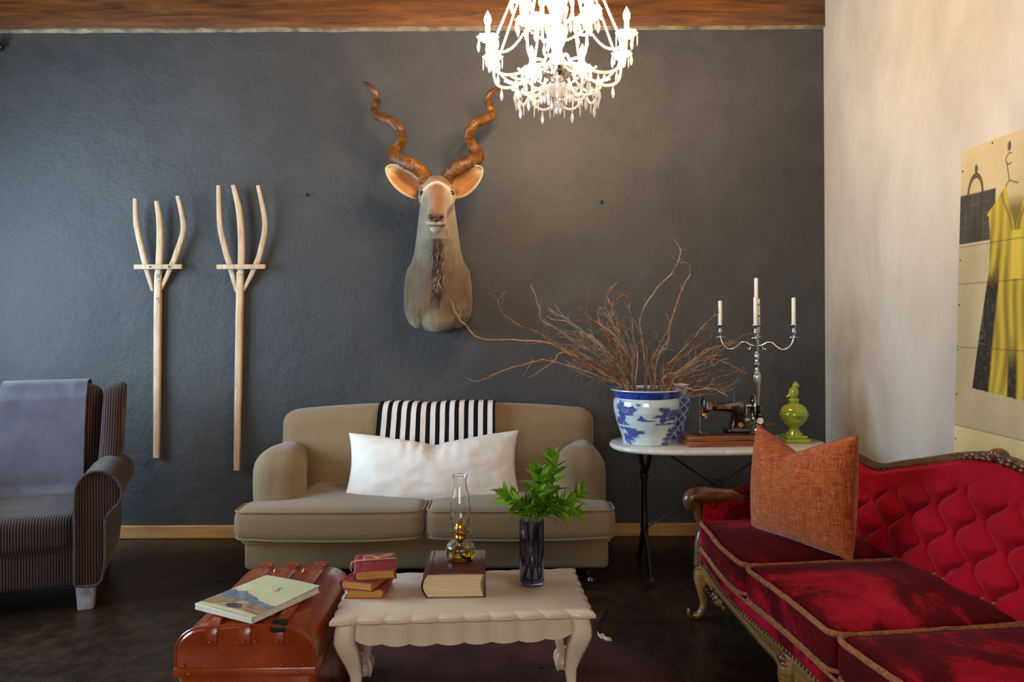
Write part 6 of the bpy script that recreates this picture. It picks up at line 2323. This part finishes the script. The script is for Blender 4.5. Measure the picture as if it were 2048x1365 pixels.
def make_oil_lamp():
    z = CTZ + BOOK_H
    f = FL(919, 1127, z)
    r = 0.052
    T = thing('oil_lamp', 'glass oil lamp with amber oil and clear chimney on the thick book', 'oil lamp', (f.x, f.y + r, z + 0.0005))
    outer = [(0.001, 0.0), (0.040, 0.0), (0.049, 0.004), (0.052, 0.012), (0.053, 0.030), (0.0545, 0.036), (0.054, 0.044), (0.049, 0.056), (0.036, 0.066), (0.022, 0.071), (0.018, 0.075)]
    inner = [(0.015, 0.073), (0.018, 0.069), (0.032, 0.062), (0.045, 0.053), (0.050, 0.043), (0.049, 0.012), (0.044, 0.006), (0.001, 0.005)]
    # pressed ribs on the shoulder
    rings = []
    for (r_, z_) in outer + inner:
        rib = 0.0012 if (0.034 < z_ < 0.068 and (r_, z_) in outer) else 0
        rings.append([((r_ + rib * sin(14 * a)) * cos(a), (r_ + rib * sin(14 * a)) * sin(a), z_) for a in [2 * pi * j / 112 for j in range(112)]])
    part('font', loft(rings, True), 'clear_glass', T, 50)
    part('oil', lathe([(0.001, 0.0040), (0.044, 0.0050), (0.0500, 0.0115), (0.0508, 0.034), (0.001, 0.034)], 40), 'oil', T, 50, False, None, None, 'amber lamp oil')
    part('burner', lathe([(0.018, 0.072), (0.020, 0.076), (0.020, 0.084), (0.017, 0.088), (0.025, 0.093), (0.032, 0.098), (0.033, 0.103), (0.028, 0.106), (0.021, 0.110), (0.021, 0.116), (0.0225, 0.118), (0.019, 0.124), (0.0195, 0.128), (0.012, 0.138), (0.005, 0.141)], 30), 'brass', T, 45)
    part('wick_knob', tube([(0.02, -0.003, 0.090), (0.042, -0.006, 0.090)], [0.0018, 0.0018], 6), 'brass', T)
    ch = [(0.0295, 0.103), (0.031, 0.112), (0.031, 0.128), (0.037, 0.155), (0.041, 0.178), (0.040, 0.200), (0.034, 0.235), (0.0265, 0.268), (0.0235, 0.288), (0.024, 0.300), (0.027, 0.311), (0.030, 0.316)]
    th = 0.0016
    part('chimney', lathe(ch + [(ch[-1][0] - 0.001, 0.3175)] + [(r_ - th, z_) for r_, z_ in reversed(ch)], 48, False), 'clear_glass', T, 60, True)
    part('wick', tube(spline([(0, 0, 0.076), (0.004, 0, 0.05), (-0.002, -0.004, 0.03), (0.012, -0.012, 0.014), (0.026, -0.010, 0.0095), (0.02, 0.012, 0.0095)], 5), 0.0045, 7), 'cotton', T)


make_oil_lamp()


def make_vase():
    f = FL(1064.5, 1177, CTZ)
    R, H = 0.046, 0.242
    loc = Vector((f.x, f.y + R, CTZ + 0.0003))
    V = thing('glass_vase', 'tall smoky violet cylinder vase of greenery on the coffee table', 'vase', loc)
    th = 0.0028
    part('vase_wall', lathe([(0.001, 0.0), (R - 0.003, 0.0), (R, 0.003), (R, H - 0.001), (R - 0.0012, H), (R - th, H - 0.001), (R - th, 0.016), (R - 0.006, 0.013), (0.001, 0.012)], 56), 'smoke_glass', V, 50)
    part('water', lathe([(0.001, 0.0112), (R - 0.0062, 0.0125), (R - th + 0.0008, 0.0160), (R - th + 0.0008, 0.072), (0.001, 0.072)], 48), 'water', V, 50)
    rnd = random.Random(12)
    # one leaf, many copies
    def fl(u, v):
        w = 2 * v - 1
        wd = 0.36 * sin(pi * min(1, 0.02 + u * 0.98) ** 0.85) ** 0.9 + 0.004
        return (w * wd * 0.5, u, 0.10 * abs(w) * wd * 1.6 - 0.16 * u * u + 0.015 * sin(u * 18) * abs(w))
    lm = mesh_of('leaf', sheet(fl, 10, 4, 0.006), 60); lm.materials.append(M['leaf'])
    D0 = loc.y
    specs = [([(1098, 985), (1108, 940), (1106, 916)], 0.02, 'tallest leafy green sprig rising from the glass vase', 27),
             ([(1050, 1010), (1024, 1000), (1010, 985)], -0.03, 'leafy green sprig leaning left out of the glass vase', 20),
             ([(1110, 1010), (1140, 1000), (1160, 985)], -0.01, 'leafy green sprig leaning right toward the sofa arm', 21),
             ([(1075, 1000), (1078, 965), (1076, 945)], -0.045, 'broad-leaved green sprig in the middle of the glass vase', 25),
             ([(1095, 1015), (1125, 1018), (1148, 1022)], 0.04, 'low leafy green sprig drooping right over the vase rim', 19),
             ([(1055, 1020), (1038, 1012), (1030, 1000)], 0.045, 'short leafy green sprig at the back left of the glass vase', 19)]
    for k, (pxs, dd, lb, nl) in enumerate(specs):
        a = 2 * pi * k / 6 + 0.5
        foot = Vector((loc.x + 0.026 * cos(a), loc.y + 0.026 * sin(a), loc.z + 0.018))
        rim = P(pxs[0][0], 1052, D0); rim = Vector((loc.x + max(-0.03, min(0.03, (rim.x - loc.x) * 0.7)), loc.y + max(-0.03, min(0.03, dd * 0.6)), loc.z + H))
        pts = spline([foot, foot.lerp(rim, 0.5), rim] + [P(x, y, D0 + dd * (0.6 + 0.4 * i)) for i, (x, y) in enumerate(pxs)], 6)
        S = thing('leafy_sprig', lb, 'sprig', foot, 0, 'green sprigs in the glass vase')
        part('stem', tube([p - foot for p in pts], [0.0032, 0.003, 0.0026, 0.0022, 0.0014], 7), 'stem', S)
        n = len(pts)
        i0 = int(n * 0.40)
        for q in range(nl):
            i = min(n - 1, i0 + int((n - 1 - i0) * (q + 0.4) / nl))
            dirv = (pts[min(i + 1, n - 1)] - pts[max(i - 1, 0)]).normalized()
            az = q * 2.4 + k
            side = dirv.orthogonal().normalized()
            side = Matrix.Rotation(az, 3, dirv) @ side
            t = (q + 1) / nl
            out = (dirv * (0.45 + 0.5 * t) + side * (1.0 - 0.45 * t)).normalized()
            size = rnd.uniform(0.085, 0.118) * (1 - 0.42 * t)
            nrm = (dirv - out * dirv.dot(out)).normalized()
            xa = out.cross(nrm).normalized()
            R3 = Matrix((xa, out, nrm)).transposed().to_4x4()
            o = link('leaf', lm, None, S)
            o.matrix_local = Matrix.Translation(pts[i] - foot) @ R3 @ Matrix.Diagonal((size * 1.15, size, size, 1))
        for q in range(4):   # young tip leaves
            dirv = (pts[-1] - pts[-2]).normalized()
            side = Matrix.Rotation(q * 1.6, 3, dirv) @ dirv.orthogonal().normalized()
            out = (dirv + side * 0.4).normalized(); nrm = (dirv - out * dirv.dot(out)).normalized(); xa = out.cross(nrm).normalized()
            o = link('leaf', lm, None, S)
            o.matrix_local = Matrix.Translation(pts[-1] - foot) @ Matrix((xa, out, nrm)).transposed().to_4x4() @ Matrix.Diagonal((0.028, 0.030, 0.03, 1))


make_vase()
